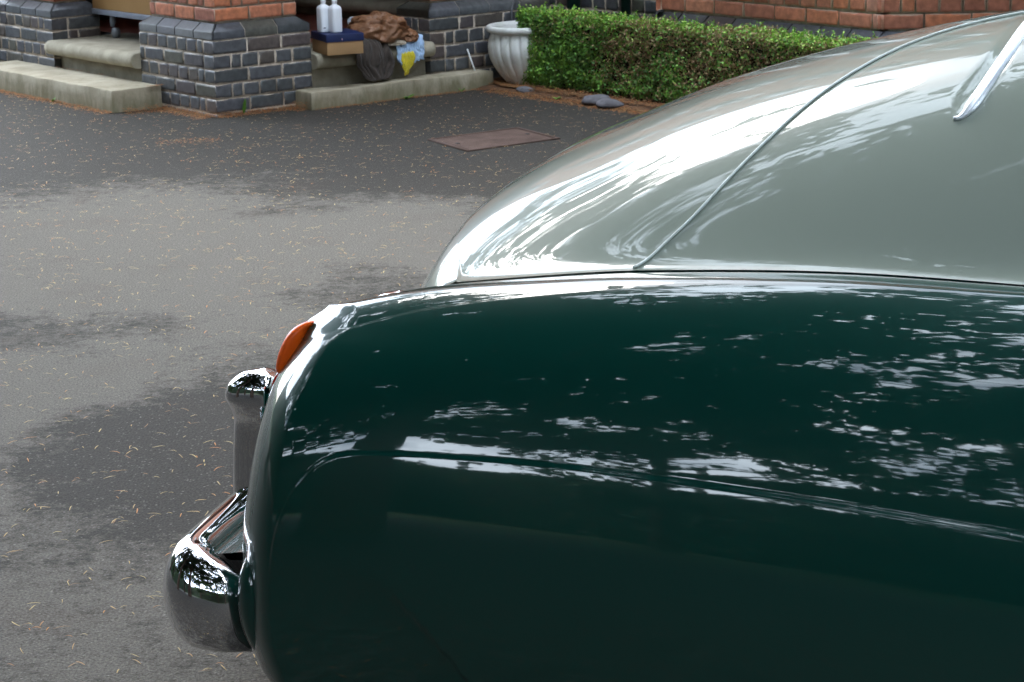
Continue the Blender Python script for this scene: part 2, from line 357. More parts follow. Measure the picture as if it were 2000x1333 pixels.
# ------------------------------------------------------- pillars and steps
pier(0, .865, 0, .665, 'large porch pillar in the middle, blue brick plinth and red brick above, between the two stone steps', True)
pier(2.02, 2.9, 0, .345, 'porch pillar at the far left, blue plinth partly behind the left stone step', True)
pier(0, .345, 1.535, 2.49, 'blue brick porch pillar behind the clothes and the white urn', True)
def slab(name, l0, l1, r0, r1, z0, z1, m, label, cat, grp=None, bev=.01):
    """worn stone slab swept along its long side"""
    along = (l1-l0) > (r1-r0); A_ = LD if along else RD; B_ = RD if along else LD
    a0, a1, b0, b1 = (l0, l1, r0, r1) if along else (r0, r1, l0, l1)
    prof = [(b0, z0), (b0, (z0+z1)/2), (b0, z1-bev), (b0+bev*.3, z1-bev*.3), (b0+bev, z1)]+[(b0+(b1-b0)*k/5, z1) for k in (1, 2, 3, 4)]+[(b1-bev, z1), (b1-bev*.3, z1-bev*.3), (b1, z1-bev), (b1, z0)]
    ends = [0, .3, 1.0]; n = 60; us = [a0+e*bev for e in ends]+list(np.linspace(a0, a1, n)[1:-1])+[a1-e*bev for e in ends[::-1]]
    V = []
    for i, u_ in enumerate(us):
        k = min(i, len(us)-1-i); dz = (bev if k == 0 else bev*.3 if k == 1 else 0)
        for (b_, z) in prof:
            p_ = C0+A_*u_+B_*b_+UP*(min(z, z1-dz)); q_ = Vector(p_)
            w_ = .0035*mnoise.noise(q_*5)+.002*mnoise.noise(q_*17); p_ = p_+UP*(w_*.8 if z > z0 else 0)+B_*(w_ if b_ in (b0,) else 0)
            V.append(p_)
    m_ = len(prof); Fc = [tuple(f) for f in grid_faces(len(us), m_, True)]+[tuple(range(m_)), tuple(range((len(us)-1)*m_, len(us)*m_))[::-1]]
    o = mesh(name, V, Fc, m); weld(o); o.data.set_sharp_from_angle(angle=.9)
    for p_ in o.data.polygons: p_.use_smooth = True
    o.data.set_sharp_from_angle(angle=.6)
    return tag(o, label, cat, grp)
slab('stone_step', .63, 2.55, -.335, -.004, 0, .135, M['stone'], 'low worn stone slab step on the left, green with algae', 'step', 'stone steps of the porch')
slab('stone_step', -.175, -.004, .54, 1.885, 0, .105, M['stone'], 'low stone slab step on the right, below the box and the clothes', 'step', 'stone steps of the porch')
def nosing_step(A, B, N_, z0, z1, label, over=.0, proud=.02):
    """riser and rounded nosing between points A and B (l, r); N_ = outward direction"""
    A = W(*A, 0); B = W(*B, 0); D = (B-A); Ln = np.linalg.norm(D); D /= Ln; N_ = np.array(N_)
    root = empty('door_step', (A+B)/2, label, 'step', 'stone steps of the porch')
    th = .045; zc = z1-th; prof = [(-.55, z1)]+[(proud+.0+th*math.sin(a), zc+th*math.cos(a)) for a in np.linspace(0, math.pi, 12)]+[(-.10, z1-2*th), (-.55, z1-2*th)]
    cols = np.linspace(-over, Ln+over, 30); V = []
    for s in cols:
        w_ = .003*mnoise.noise(Vector((s*6, z0, 2)))
        for (o_, z) in prof: V.append(A+D*s+N_*(o_+w_)+UP*z)
    m_ = len(prof); Fc = [tuple(f) for f in grid_faces(30, m_, True)]+[tuple(range(m_)), tuple(range(29*m_, 30*m_))[::-1]]
    o = mesh('nosing', V, Fc, M['stone_pale'], root); weld(o)
    for p_ in o.data.polygons: p_.use_smooth = len(p_.vertices) == 4
    box('riser', A+UP*z0-N_*.2, D*Ln, N_*.15, UP*(z1-2*th-z0), M['stone_pale'], root, .004)
    return root
nosing_step((2.02, 0), (.868, 0), -RD, .0, .305, 'upper stone step with rounded nosing between the left and middle pillars')
nosing_step((0, .668), (0, 1.532), -LD, .0, .305, 'upper stone step with rounded nosing that the box and clothes rest on')
nosing_step((2.6, 1.98), (.62, 1.98), -RD, .30, .45, 'doorway stone step inside the porch, behind the white bottles')
pf = mesh('porch_floor', [W(.5, .5, .299), W(3.1, .5, .299), W(3.1, 2.5, .299), W(.5, 2.5, .299)], [(0, 1, 2, 3)], M['tile']); pf['kind'] = 'structure'
# ------------------------------------------------------- house
house = empty('brick_house', W(-1, 3, 0), 'red brick house with dark blue brick plinth behind the hedge', 'house')
def hw(p0, p1, NO, zb, top, red_from, name='wall', ch=CH*1.04, hb=HB*1.06):
    p0 = np.array(p0); p1 = np.array(p1); Ln = np.linalg.norm(p1-p0); D = (p1-p0)/Ln; NO = np.array(NO)
    nb = round(zb/ch); chb = zb/nb
    brick_face('plinth_bricks', p0, D, NO, lay(Ln, 0, nb, False, chb, hb), M['blue_brick'], house)
    chamfer('plinth_course', p0, p1, NO, zb, .04, .082, .05, False, False, house)
    brick_face(name, p0-NO*.05, D, NO, lay(Ln, zb+.088, int((top-zb-.088)/ch), False, ch, hb), M['red_brick'], house)
    box('mortar_backing', p0-NO*.30+D*.06, D*(Ln-.12), NO*.245, UP*top, M['mortar'], house)
    box('mortar_backing', p0-NO*.056, D*Ln, NO*.051, UP*(zb+.004), M['mortar'], house)
cant = (-LD+RD)/math.sqrt(2); cn = (-RD-LD)/math.sqrt(2)
BR = 2.20
hw(W(-1.30, BR, 0), W(-3.10, BR, 0), -RD, .43, 11.0, 0)
c1 = W(-3.10, BR, 0); c2 = c1+cant*1.25
hw(c1, c2, cn, .43, 11.0, 0)
hw(c2, c2+RD*1.2, -LD, .43, 11.0, 0)
hw(W(-1.30, 2.49, 0), W(-1.30, BR, 0), LD, .43, 11.0, 0)
hw(W(8.6, 2.5, 0), W(-1.30, 2.5, 0), -RD, .72, 11.0, 0)
hw(W(8.6, 6.5, 0), W(8.6, 2.5, 0), LD, .43, 11.0, 0)
hw(W(-4.0, 3.6, 0), W(-9.5, 3.6, 0), -RD, .43, 11.0, 0)
def window(l, r, D, NO, w, z0, z1, parent):
    p = np.array(W(l, r, 0))+NO*.0; f = .07
    fr = box('window', p+UP*z0-NO*.06, D*w, NO*.02, UP*(z1-z0), M['glass_dark'], parent)
    for (a, b_, c_, d_) in ((0, w, 0, f), (0, w, z1-z0-f, f), (0, f, f, z1-z0-2*f), (w-f, f, f, z1-z0-2*f), (w/2-.03, .06, f, z1-z0-2*f)):
        o = box('frame', p+D*a+UP*(z0+c_)-NO*.035, D*b_, NO*.06, UP*d_, M['white_paint'], None)
        o.parent = fr; o.matrix_parent_inverse = fr.matrix_basis.inverted()
        o.data.transform(Matrix.Translation(parent.location).inverted())
    s = box('sill', p+UP*(z0-.08)-D*.06-NO*.05, D*(w+.12), NO*.12, UP*.08, M['stone_pale'], None)
    s.parent = fr; s.data.transform(Matrix.Translation(parent.location).inverted())
for (l, r, D, NO, w, z0, z1) in ((-1.65, BR, -LD, -RD, 1.1, 1.0, 2.5), (-1.65, BR, -LD, -RD, 1.1, 3.6, 4.9), (2.6, 2.5, -LD, -RD, 1.0, 3.6, 4.9), (.5, 2.5, -LD, -RD, .8, 3.6, 4.9),
                                 (-5.2, 3.6, -LD, -RD, 1.2, 1.0, 2.5), (-5.2, 3.6, -LD, -RD, 1.2, 3.6, 4.9), (-7.6, 3.6, -LD, -RD, 1.2, 1.0, 2.5), (-1.65, BR, -LD, -RD, 1.1, 6.2, 7.4), (-1.65, BR, -LD, -RD, 1.1, 8.6, 9.8), (2.6, 2.5, -LD, -RD, 1.0, 8.6, 9.8), (.5, 2.5, -LD, -RD, .8, 8.6, 9.8), (5.2, 2.5, -LD, -RD, 1.2, 8.6, 9.8), (5.2, 2.5, -LD, -RD, 1.2, 6.2, 7.4), (7.6, 2.5, -LD, -RD, 1.0, 3.6, 4.9), (7.6, 2.5, -LD, -RD, 1.0, 6.2, 7.4), (2.6, 2.5, -LD, -RD, 1.0, 6.2, 7.4), (.5, 2.5, -LD, -RD, .8, 6.2, 7.4), (5.2, 2.5, -LD, -RD, 1.2, 3.6, 4.9), (5.2, 2.5, -LD, -RD, 1.2, 1.0, 2.5)):
    window(l, r, D, NO, w, z0, z1, house)
pp = lr_ = c1+cant*.2
def window_w(p, D, NO, w, z0, z1):
    v = p-C0; ll = np.linalg.solve(np.array([[LD[0], RD[0]], [LD[1], RD[1]]]), v[:2]); window(ll[0], ll[1], D, NO, w, z0, z1, house)
window_w(pp, cant, cn, .85, 1.0, 2.5); window_w(pp, cant, cn, .85, 3.6, 4.9); window_w(pp, cant, cn, .85, 6.2, 7.4)
# door at the back of the porch
dr_ = box('front_door', W(2.2, 2.47, .45), -LD*1.0, -RD*.03, UP*2.0, mat('door_paint', (.02, .05, .03), .35, .5), house, .004)
box('porch_shade_panel', W(3.2, .36, 0), -LD*.2, RD*2.12, UP*2.9, mat('porch_shade_dark', (.05, .045, .045), .9, .2, var=.4, vscale=10), house)  # added dark wall; its near-black colour stands for the shade inside the porch
# roof
def roof(l0, l1, r0, r1, z0, zr, nm='roof'):
    e = .45; rm = (r0+r1)/2
    V = [W(l0-e, r0-e, z0), W(l1+e, r0-e, z0), W(l1+e, r1+e, z0), W(l0-e, r1+e, z0), W(l0-e, rm, zr), W(l1+e, rm, zr)]
    return mesh(nm, V, [(0, 1, 5, 4), (2, 3, 4, 5), (0, 4, 3), (1, 2, 5), (0, 3, 2, 1)], M['roof'], house)
roof(-9.5, 8.6, 3.2, 10.5, 11.02, 15.6)
roof(-4.4, -1.0, 2.6, 5.0, 11.02, 13.4)
box('wall_back', W(-9.5, 10.4, 0), LD*18.1, RD*.2, UP*11, M['mortar'], house)
box('barge_board', W(-9.9, 2.72, 10.85), LD*18.9, RD*.04, UP*.16, M['white_paint'], house)
beam_m = mat('porch_brickwork', (.30, .11, .07), .85, .2, var=.35, vscale=9, bump=.004, bscale=30)
# porch canopy carried by the pillars (seen only in the paintwork)
box('porch_beam', W(-.02, -.02, 2.46), LD*2.95, RD*.36, UP*.5, beam_m, house)
box('porch_beam', W(-.02, .345, 2.46), LD*.36, RD*2.1, UP*.5, beam_m, house)
V = [W(-.3, -.3, 2.98), W(3.2, -.3, 2.98), W(3.2, 2.48, 2.98), W(-.3, 2.48, 2.98), W(1.45, -.3, 4.2), W(1.45, 2.48, 4.2)]
mesh('porch_roof', V, [(0, 1, 4), (3, 5, 2), (0, 4, 5, 3), (1, 2, 5, 4), (0, 3, 2, 1)], M['roof'], house)
# ------------------------------------------------------- loose leaf quads
def quads(name, C, S, N_, tone, m, parent=None, aspect=.6, roll=None, extra=None):
    """one mesh of many small leaf faces: centres C, sizes S, normals N_"""
    n = len(C); N_ = N_/np.linalg.norm(N_, axis=1)[:, None]
    a = rng.normal(size=(n, 3)) if roll is None else roll
    u = np.cross(N_, a); u /= np.linalg.norm(u, axis=1)[:, None]+1e-9; v = np.cross(N_, u)
    S = S[:, None]; bend = N_*S*.25
    V = np.stack([C-u*S, C-v*S*aspect-bend*0+u*S*.1, C+u*S, C+v*S*aspect+u*S*.1], 1)
    V[:, 0] -= bend; V[:, 2] -= bend
    V = V.reshape(-1, 3); Fc = np.arange(4*n).reshape(n, 4)
    return mesh(name, V, Fc, m, parent, False, {'tone': ('POINT', np.repeat(tone, 4))})
def leaf_mat(name, stops, rough=.5, trans=.15):
    m = mat(name, rough=rough, spec=.4); attr_ramp(m, 'tone', stops)
    if trans:
        t = m.node_tree; b = t.nodes['Principled BSDF']; o = t.nodes['Material Output']
        tr = t.nodes.new('ShaderNodeBsdfTranslucent'); ad = t.nodes.new('ShaderNodeMixShader'); ad.inputs[0].default_value = trans
        src = b.inputs['Base Color'].links[0].from_socket; t.links.new(src, tr.inputs[0])
        t.links.new(b.outputs[0], ad.inputs[1]); t.links.new(tr.outputs[0], ad.inputs[2]); t.links.new(ad.outputs[0], o.inputs[0])
    return m
M['box_leaf'] = leaf_mat('hedge_leaf', [(0, (.18, .095, .05)), (.15, (.40, .26, .13)), (.3, (.26, .24, .09)), (.45, (.085, .20, .05)), (.62, (.16, .36, .06)), (.85, (.32, .54, .07)), (.95, (.48, .62, .13)), (1, (.50, .48, .22))])
M['twig'] = mat('twig', (.05, .032, .02), .9, .2, var=.4, vscale=20)
def hedge():
    root = empty('hedge', W(-2.4, 2.05, 0), 'clipped box hedge, green left end and browning right, beside the white urn', 'hedge')
    l0, l1, r0, r1, H = -.385, -4.4, 1.93, 2.17, .475
    # woody core
    n = 50; P = []
    for i in range(n):
        l = l0-.06+(l1-l0)*i/(n-1)*.99
        w = lambda k: .015*mnoise.noise(Vector((l*4, k, 0)))
        P.append([W(l, r0+.05+w(1), .05), W(l, r0+.045+w(2), H*.6), W(l, r0+.06+w(3), H-.05), W(l, r1-.03, H-.05), W(l, r1-.02, .05)])
    core = mat('hedge_inside', (.018, .016, .010), 1, .1, var=.5, vscale=40)
    P = np.array(P); o = mesh('branches', P.reshape(-1, 3), [tuple(f) for f in grid_faces(n, 5)]+[(0, 1, 2, 3, 4), tuple(range((n-1)*5, n*5))[::-1]], core, root)
    n = 76000
    l = l0+(l1-l0)*rng.random(n)**1.15; kind = rng.random(n)
    r = np.where(kind < .66, r0, r0+(r1-r0)*rng.random(n)); z = np.where(kind < .66, .04+(H-.04)*rng.random(n), H)
    e = kind > .92; l = np.where(e, l0, l); r = np.where(e, r0+(r1-r0)*rng.random(n), r); z = np.where(e, .05+(H-.05)*rng.random(n), z)
    nrm = np.where(kind[:, None] < .66, -RD, np.where(e[:, None], LD, UP))
    # sprays: cluster the leaves round shoot tips
    pos = C0+LD*l[:, None]+RD*r[:, None]+UP*z[:, None]
    cl = np.array([mnoise.noise(Vector(p*7)) for p in pos]); cl2 = np.array([mnoise.noise(Vector(p*19)) for p in pos]); big = np.array([mnoise.noise(Vector(p*2.2)) for p in pos])
    out = .022*cl+.022*cl2+.03*big+rng.normal(size=n)*.010-.012
    low = np.clip((.10-z)/.10, 0, 1); out -= low*.05*(.5+rng.random(n))
    keep = (cl2+rng.normal(size=n)*.25 > -.42) & (rng.random(n) > low*.6)
    pos = pos+nrm*out[:, None]+rng.normal(size=(n, 3))*.008
    # browning patches of the plant itself
    f = (l0-l)/1.0
    br = np.array([mnoise.noise(Vector((a*2.6, b_*3.5, 3.3))) for a, b_ in zip(l, z)])
    brown = np.clip(.33+.42*np.clip(f-.25, 0, 1)+br*.9+np.where(z > .40, .12*np.clip(f-.5, 0, 1)-.22, .0)+.35*np.clip((z-.28)/.12, 0, 1)*np.clip(f-.4, 0, 1)*(z < .45), 0, .92)
    top = (kind >= .66) & ~e
    isb = rng.random(n) < brown*np.where(top, .75, .8)
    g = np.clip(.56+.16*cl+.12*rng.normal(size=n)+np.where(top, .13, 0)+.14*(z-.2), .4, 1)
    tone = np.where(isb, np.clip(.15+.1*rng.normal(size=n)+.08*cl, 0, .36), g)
    ff = rng.random(n) < .02*np.where(top | (z > .36), 3, .4); tone = np.where(ff, .97, tone)
    nn = nrm+rng.normal(size=(n, 3))*.75
    S = (.0075+.0045*rng.random(n))*np.where(isb, .85, 1.05)
    k = keep
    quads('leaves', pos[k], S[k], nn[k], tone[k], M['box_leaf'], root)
    # upright shoots on the top edge
    C = []; T = []; S = []; NN = []
    for i in range(420):
        l = l0+(l1-l0)*rng.random()**1.1; r = r0+(r1-r0)*rng.random()*.9; h = .02+.05*rng.random()**2
        for j in range(int(h/.006)):
            C.append(W(l, r, H-.01+j*.006)+rng.normal(size=3)*.004); T.append(min(1, .62+.25*rng.random())); S.append(.008); NN.append(rng.normal(size=3)+UP*.6)
    quads('shoots', np.array(C), np.array(S), np.array(NN), np.array(T), M['box_leaf'], root)
    tw = []
    for i in range(46):
        l = l0-.05+(l1-l0)*rng.random(); r = r0+.05+.12*rng.random()
        a = Vector(W(l, r, .0)); q = Vector(W(l+rng.normal()*.05, r-.03*rng.random(), .16)); tw.append((a, (a+q)/2+Vector(rng.normal(size=3)*.006), q))
    V = []; Fc = []
    for pts in tw:
        o = len(V)
        for p_ in pts:
            for k in range(4): V.append(tuple(p_+Vector((math.cos(k*1.57), math.sin(k*1.57), 0))*.005))
        for s in range(2):
            for k in range(4): Fc.append((o+s*4+k, o+s*4+(k+1) % 4, o+s*4+4+(k+1) % 4, o+s*4+4+k))
    o = mesh('stems', V, Fc, M['twig'], root); o['kind'] = 'stuff'
hedge()
# ------------------------------------------------------- urn
M['urn'] = mat('urn_paint', (.80, .80, .77), .55, .4, col2=(.64, .64, .58), vscale=9, bump=.0015, bscale=45)
def urn(c):
    root = empty('garden_urn', c, 'white fluted garden urn between the porch pillar and the hedge', 'urn')
    pr_ = [(.120, 0), (.128, .010), (.135, .022)]; nb = 34
    for i in range(nb):
        a = i/(nb-1); z = .022+.312*a
        pr_.append((float(np.interp(a, [0, .15, .3, .45, .6, .75, .88, 1], [.137, .178, .209, .232, .245, .247, .238, .222])), z))
    for q in range(3):
        rr = [p_[0] for p_ in pr_]
        for i in range(4, len(pr_)-1): pr_[i] = ((rr[i-1]+rr[i]*2+rr[i+1])/4, pr_[i][1])
    def rib(i, th):
        if i < 3: return np.zeros_like(th)
        a = (i-3)/(nb-1); amp = .016*min(1, a*4)*min(1, (1-a)*9)
        return -amp*(1-np.abs(np.sin(th*11+a*1.2)))**2.2
    lathe('bowl', pr_, c, M['urn'], root, 264, rib)
    rm = [(.222, .328), (.232, .335)]+[(.240+.016*math.sin(t_), .355-.020*math.cos(t_)) for t_ in np.linspace(0, math.pi, 9)]+[(.222, .372), (.212, .35), (.20, .30)]
    lathe('rim', rm, c, M['urn'], root, 72)
    lathe('soil_fill', [(.205, .318), (.1, .325), (.0, .33)], c, mat('potting_soil', (.05, .025, .02), .95, .2, bump=.01, bscale=40), root, 40)
urn(tuple(W(-.305, 2.06, .012)))
# ------------------------------------------------------- box, bottles
card = mat('cardboard', (.42, .25, .12), .8, .2, var=.08, vscale=5); navy = mat('navy_card', (.012, .022, .085), .5, .4, var=.15, vscale=14)
A_ = W(-.159, .678, .307); ex = (W(-.221, .894, .307)-A_); ex = ex/np.linalg.norm(ex); ey = np.array([-ex[1], ex[0], 0]); 
bx = empty('shoe_box', A_+ex*.11+ey*.14, 'brown cardboard box with dark blue lid on the right upper step', 'box')
box('carton', A_, ex*.222, ey*.30, UP*.082, card, bx, .0015)
lid = box('lid', A_-ex*.004-ey*.004+UP*.076, ex*.230, ey*.308, UP*.045, navy, bx, .0015)
lg = mesh('logo', [A_+ex*.088-ey*.0052+UP*.086, A_+ex*.096-ey*.0052+UP*.086, A_+ex*.094-ey*.0052+UP*.096, A_+ex*.089-ey*.0052+UP*.098], [(0, 1, 2, 3)], mat('logo_print', (.6, .35, .4), .6), bx)
wp = mat('white_plastic', (.86, .88, .92), .35, .5)
def bottle(p, label, rz):
    root = empty('plastic_bottle', p, label, 'bottle', 'white plastic bottles on the blue lid', rz)
    prof = [(0.0, 0), (.030, 0), (.034, .004), (.035, .012), (.035, .135), (.033, .145), (.026, .155), (.016, .162), (.014, .168), (.014, .175)]
    seg = 40; P = np.zeros((len(prof), seg, 3)); th = np.linspace(0, 2*np.pi, seg, endpoint=False)
    c_, s_ = np.cos(th), np.sin(th)
    for i, (r_, z_) in enumerate(prof):
        e = .5 if r_ > .02 else 1.0
        P[i, :, 0] = p[0]+r_*np.sign(c_)*np.abs(c_)**e; P[i, :, 1] = p[1]+r_*np.sign(s_)*np.abs(s_)**e; P[i, :, 2] = p[2]+z_
    R_ = np.array(Matrix.Rotation(rz, 3, 'Z')); P = (P-np.array(p))@R_.T+np.array(p)
    grid('body', P, wp, root, True)
    lathe('cap', [(.0155, .172), (.0165, .174), (.0165, .192), (.015, .194), (0, .194)], p, wp, root, 24)
    return root
bt = A_+UP*.1225
b1 = bottle(tuple(bt+ex*.035+ey*.16), 'left white plastic bottle on the blue box lid, with small dark print', .62)
b2 = bottle(tuple(bt+ex*.088+ey*.105), 'right white plastic bottle on the blue box lid, plain front', .62)
q = np.array(b1.location)+np.array([-.006, -.0352, .022]); 
lm_ = mat('label_print', (.08, .09, .12), .6)
vv = []
for k in range(3):
    a0 = np.array([-.018+k*.006, -.0002, 0]); vv += [q+a0, q+a0+[.004, 0, 0], q+a0+[.004, 0, .010], q+a0+[0, 0, .010]]
Rz = np.array(Matrix.Rotation(.62, 3, 'Z')); bl = np.array(b1.location)
vv = [(v_-bl)@Rz.T+bl for v_ in vv]
mesh('printed_mark', vv, [(0, 1, 2, 3), (4, 5, 6, 7), (8, 9, 10, 11)], lm_, b1)
# ------------------------------------------------------- clothes
def cloth_sheet(name, path, r0, r1, m, label, wr=.012, fs=22, seed=0, nu=70, nv=50, edge=.02, shift=None, narrow=None, thick=.006):
    """cloth lying along path [(l, z)...] from top to hem, between r0 and r1, with folds running down it"""
    pts = np.array(path, float); s = np.r_[0, np.cumsum(np.hypot(*np.diff(pts, axis=0).T))]; t_ = np.linspace(0, s[-1], nu)
    pl = np.interp(t_, s, pts[:, 0]); pz = np.interp(t_, s, pts[:, 1])
    for _ in range(3): pl[1:-1] = (pl[:-2]+pl[1:-1]*2+pl[2:])/4; pz[1:-1] = (pz[:-2]+pz[1:-1]*2+pz[2:])/4
    dl = np.gradient(pl); dz = np.gradient(pz); L_ = np.hypot(dl, dz); nl, nz_ = dz/L_, -dl/L_
    if nz_.mean() < 0: nl, nz_ = -nl, -nz_
    P = np.zeros((nu, nv, 3))
    for i in range(nu):
        a = i/(nu-1); nw = 1 if narrow is None else np.interp(a, *narrow); sh = 0 if shift is None else np.interp(a, *shift)
        for j in range(nv):
            b_ = j/(nv-1); r_ = (r0+r1)/2+sh+(b_-.5)*(r1-r0)*nw+edge*mnoise.noise(Vector((a*4, b_*3, seed+5)))
            f = mnoise.noise(Vector((b_*fs*(r1-r0)*5, a*2.2, seed)))+.5*mnoise.noise(Vector((b_*9, a*7, seed+2)))
            f = wr*(1-2*abs(f))*min(1, .35+a*1.2)
            P[i, j] = W(pl[i]+nl[i]*(f+wr), r_, pz[i]+abs(nz_[i])*(f+wr)+ (edge*.8*mnoise.noise(Vector((b_*6, seed, 1)))*a))
    o = grid(name, P, m); md = o.modifiers.new('thickness', 'SOLIDIFY'); md.thickness = thick; md.offset = -1
    if label: tag(o, *label)
    return o
def lump(name, c, ax, m, label, seed=0, amp=.3, n=90, fold=5):
    """a bundled garment: flattened crumpled mound resting on its base"""
    u = np.linspace(0, 2*np.pi, n, endpoint=False); v = np.linspace(-math.pi/2, math.pi/2, n//2)
    P = np.zeros((len(v), n, 3)); c = np.array(c)
    for i, b_ in enumerate(v):
        for j, a in enumerate(u):
            d = Vector((math.cos(b_)*math.cos(a), math.cos(b_)*math.sin(a), math.sin(b_)))
            w1_ = Vector((mnoise.noise(d*1.3+Vector((seed, 0, 0))), mnoise.noise(d*1.3+Vector((0, seed, 0))), mnoise.noise(d*1.3+Vector((0, 0, seed)))))
            q_ = d+w1_*.7
            f = 1+amp*(.6-1.6*abs(mnoise.noise(q_*fold*.5)))+amp*.45*(.5-1.5*abs(mnoise.noise(q_*fold*1.2)))+.25*w1_.x
            p_ = c+ax[0]*d.x*f+ax[1]*d.y*f+UP*(ax[2]*d.z*f)
            p_[2] = max(p_[2], c[2]-ax[2]*.62)
            P[i, j] = p_
    o = grid(name, P, m, None, True); tag(o, *label); return o
def fabric(name, col, rough=.85, sheen=.2):
    m = mat(name, col, rough, .25, var=.18, vscale=25, bump=.002, bscale=160); m.node_tree.nodes['Principled BSDF'].inputs['Sheen Weight'].default_value = sheen; return m
brown = mat('nylon_brown', (.25, .115, .055), .45, .45, var=.2, vscale=12, bump=.006, bscale=55); dark = fabric('dark_wool', (.055, .042, .034)); blue = fabric('light_blue_cotton', (.42, .58, .80)); yel = fabric('yellow_cloth', (.62, .50, .03))
cloth_sheet('trousers', [(.30, .345), (.10, .335), (.00, .33), (-.045, .315), (-.065, .26), (-.06, .20), (-.08, .112)], .87, 1.19, dark, ('dark brown cloth draped over the step edge beside the box', 'trousers'), wr=.022, fs=5, seed=3, narrow=([0, .45, .8, .95, 1], [1, .9, .85, .6, .35]), shift=([0, .5, 1], [-.05, .01, .04]))
lump('jacket', W(.06, 1.19, .395), (RD*.155-LD*.03, LD*.16, .095), brown, ('rust brown quilted jacket heaped on the upper step', 'jacket'), seed=4, amp=.30, fold=3.6)
lump('jacket_sleeve', W(-.045, 1.335, .355), (RD*.055, LD*.06, .045), brown, ('small rolled end of brown jacket, nearest the pillar', 'jacket'), seed=8, amp=.2, fold=3)
lump('cap', W(.28, 1.18, .44), (RD*.05, LD*.045, .03), fabric('white_cloth', (.62, .68, .75)), ('white crumpled cap behind the brown jacket', 'cap'), seed=2, amp=.15, fold=3)
lump('hood', W(.14, 1.13, .36), (RD*.17, LD*.12, .03), dark, ('dark lining of the jacket bundle lying under it', 'garment'), seed=11, amp=.3, fold=5)
lump('paper_bag', W(-.055, 1.24, .325), (RD*.065, LD*.05, .018), mat('cream_cloth', (.50, .42, .32), .8, var=.1), ('cream folded cloth sticking out below the brown jacket', 'cloth'), seed=5, amp=.25, fold=4)
cloth_sheet('shirt', [(.05, .335), (-.03, .33), (-.06, .31), (-.068, .26), (-.075, .205)], 1.215, 1.435, blue, ('light blue cotton shirt hanging over the step edge', 'shirt'), wr=.014, fs=20, seed=6, edge=.03, narrow=([0, .6, 1], [.9, 1.0, .8]))
cloth_sheet('duster', [(-.05, .26), (-.085, .25), (-.088, .20), (-.085, .135)], 1.25, 1.36, yel, ('bright yellow cloth poking out under the blue shirt', 'cloth'), wr=.012, fs=14, seed=9, edge=.02, narrow=([0, .5, 1], [1, .8, .12]), shift=([0, 1], [.0, -.03]))
# ------------------------------------------------------- trolley on castors
tro = empty('wooden_trolley', W(1.5, .75, .30), 'tan wooden cabinet on grey castors standing inside the porch', 'trolley')
plw = mat('plywood', (.42, .25, .10), .5, .4, col2=(.36, .20, .075), vscale=3); stl = mat('grey_steel', (.23, .25, .30), .4, .5, var=.1)
TR = .30; TD = .9
box('panel', W(2.02, TR, .485), -LD*1.0, RD*TD, UP*.75, plw, tro, .004)
box('frame', W(2.025, TR-.008, .450), -LD*1.01, RD*(TD+.016), UP*.034, stl, tro, .003)
for (l, r) in ((1.83, TR+.04), (1.83, TR+TD-.04), (1.06, TR+.04), (1.06, TR+TD-.04)):
    cst = tube('castor', [W(l, r, .45), W(l, r, .41), W(l+.01, r, .375)], [.018, .02, .012], stl, tro)
    wh = tube('wheel', [W(l-.03, r-.016, .337), W(l-.03, r+.016, .337)], .034, mat('castor_rubber', (.20, .21, .23), .5), None, 24)
    wh.parent = cst; wh.data.transform(Matrix.Translation(tro.location).inverted())
# ------------------------------------------------------- stick, rod, pipes
tag(tube('plastic_stick', [W(-.10, 1.80, .106), W(-.012, 1.812, .232)], .0055, M['white_paint']), 'thin white stick leaning against the blue bricks', 'stick')
tag(tube('cable', [W(-.014, 2.16, .30), W(-.014, 2.17, .45), W(-.014, 2.22, .60), W(-.014, 2.26, .9)], .006, mat('grey_cable', (.16, .16, .17), .6)), 'thin grey cable running up the wall above the urn', 'cable')
teal = mat('teal_iron', (.008, .055, .05), .45, .4, var=.2)
for l, w_, lab in ((-.30, .045, 'left dark teal drainpipe behind the hedge, close to the pillar'), (-.80, .030, 'right dark teal drainpipe behind the hedge')):
    r_ = empty('drainpipe', W(l, 2.42, 0), lab, 'drainpipe', 'teal drainpipes on the house wall')
    tube('pipe', [W(l, 2.44, .03), W(l, 2.44, 5.3)], w_, teal, r_, 16)
    for z_ in (.55, 2.4, 4.2): tube('collar', [W(l, 2.44, z_), W(l, 2.44, z_+.07)], w_+.007, teal, r_, 16)
# ------------------------------------------------------- inspection cover in the tarmac
hc = [W(-1.62, .33, 0), W(-2.09, .24, 0), W(-2.10, .88, 0), W(-1.64, .905, 0)]
cen = sum(hc)/4; a1 = (hc[1]-hc[0])/np.linalg.norm(hc[1]-hc[0])*.48; a2 = (hc[3]-hc[0])/np.linalg.norm(hc[3]-hc[0])*.60; o0 = cen-a1/2-a2/2
rust = mat('rusted_iron', (.13, .082, .064), .85, .3, col2=(.075, .046, .036), vscale=7)
mh = empty('inspection_cover', cen, 'rusty brown rectangular inspection cover set in the tarmac', 'manhole cover')
for (p_, u_, v_) in ((o0, a1, a2*.03), (o0+a2*.97, a1, a2*.03), (o0+a2*.03, a1*.035, a2*.94), (o0+a2*.03+a1*.965, a1*.035, a2*.94)): box('frame', p_+UP*.0005, u_, v_, UP*.007, rust, mh)
box('plate', o0+a1*.045+a2*.04, a1*.91, a2*.92, UP*.0045, rust, mh)
V = []; Fc = []
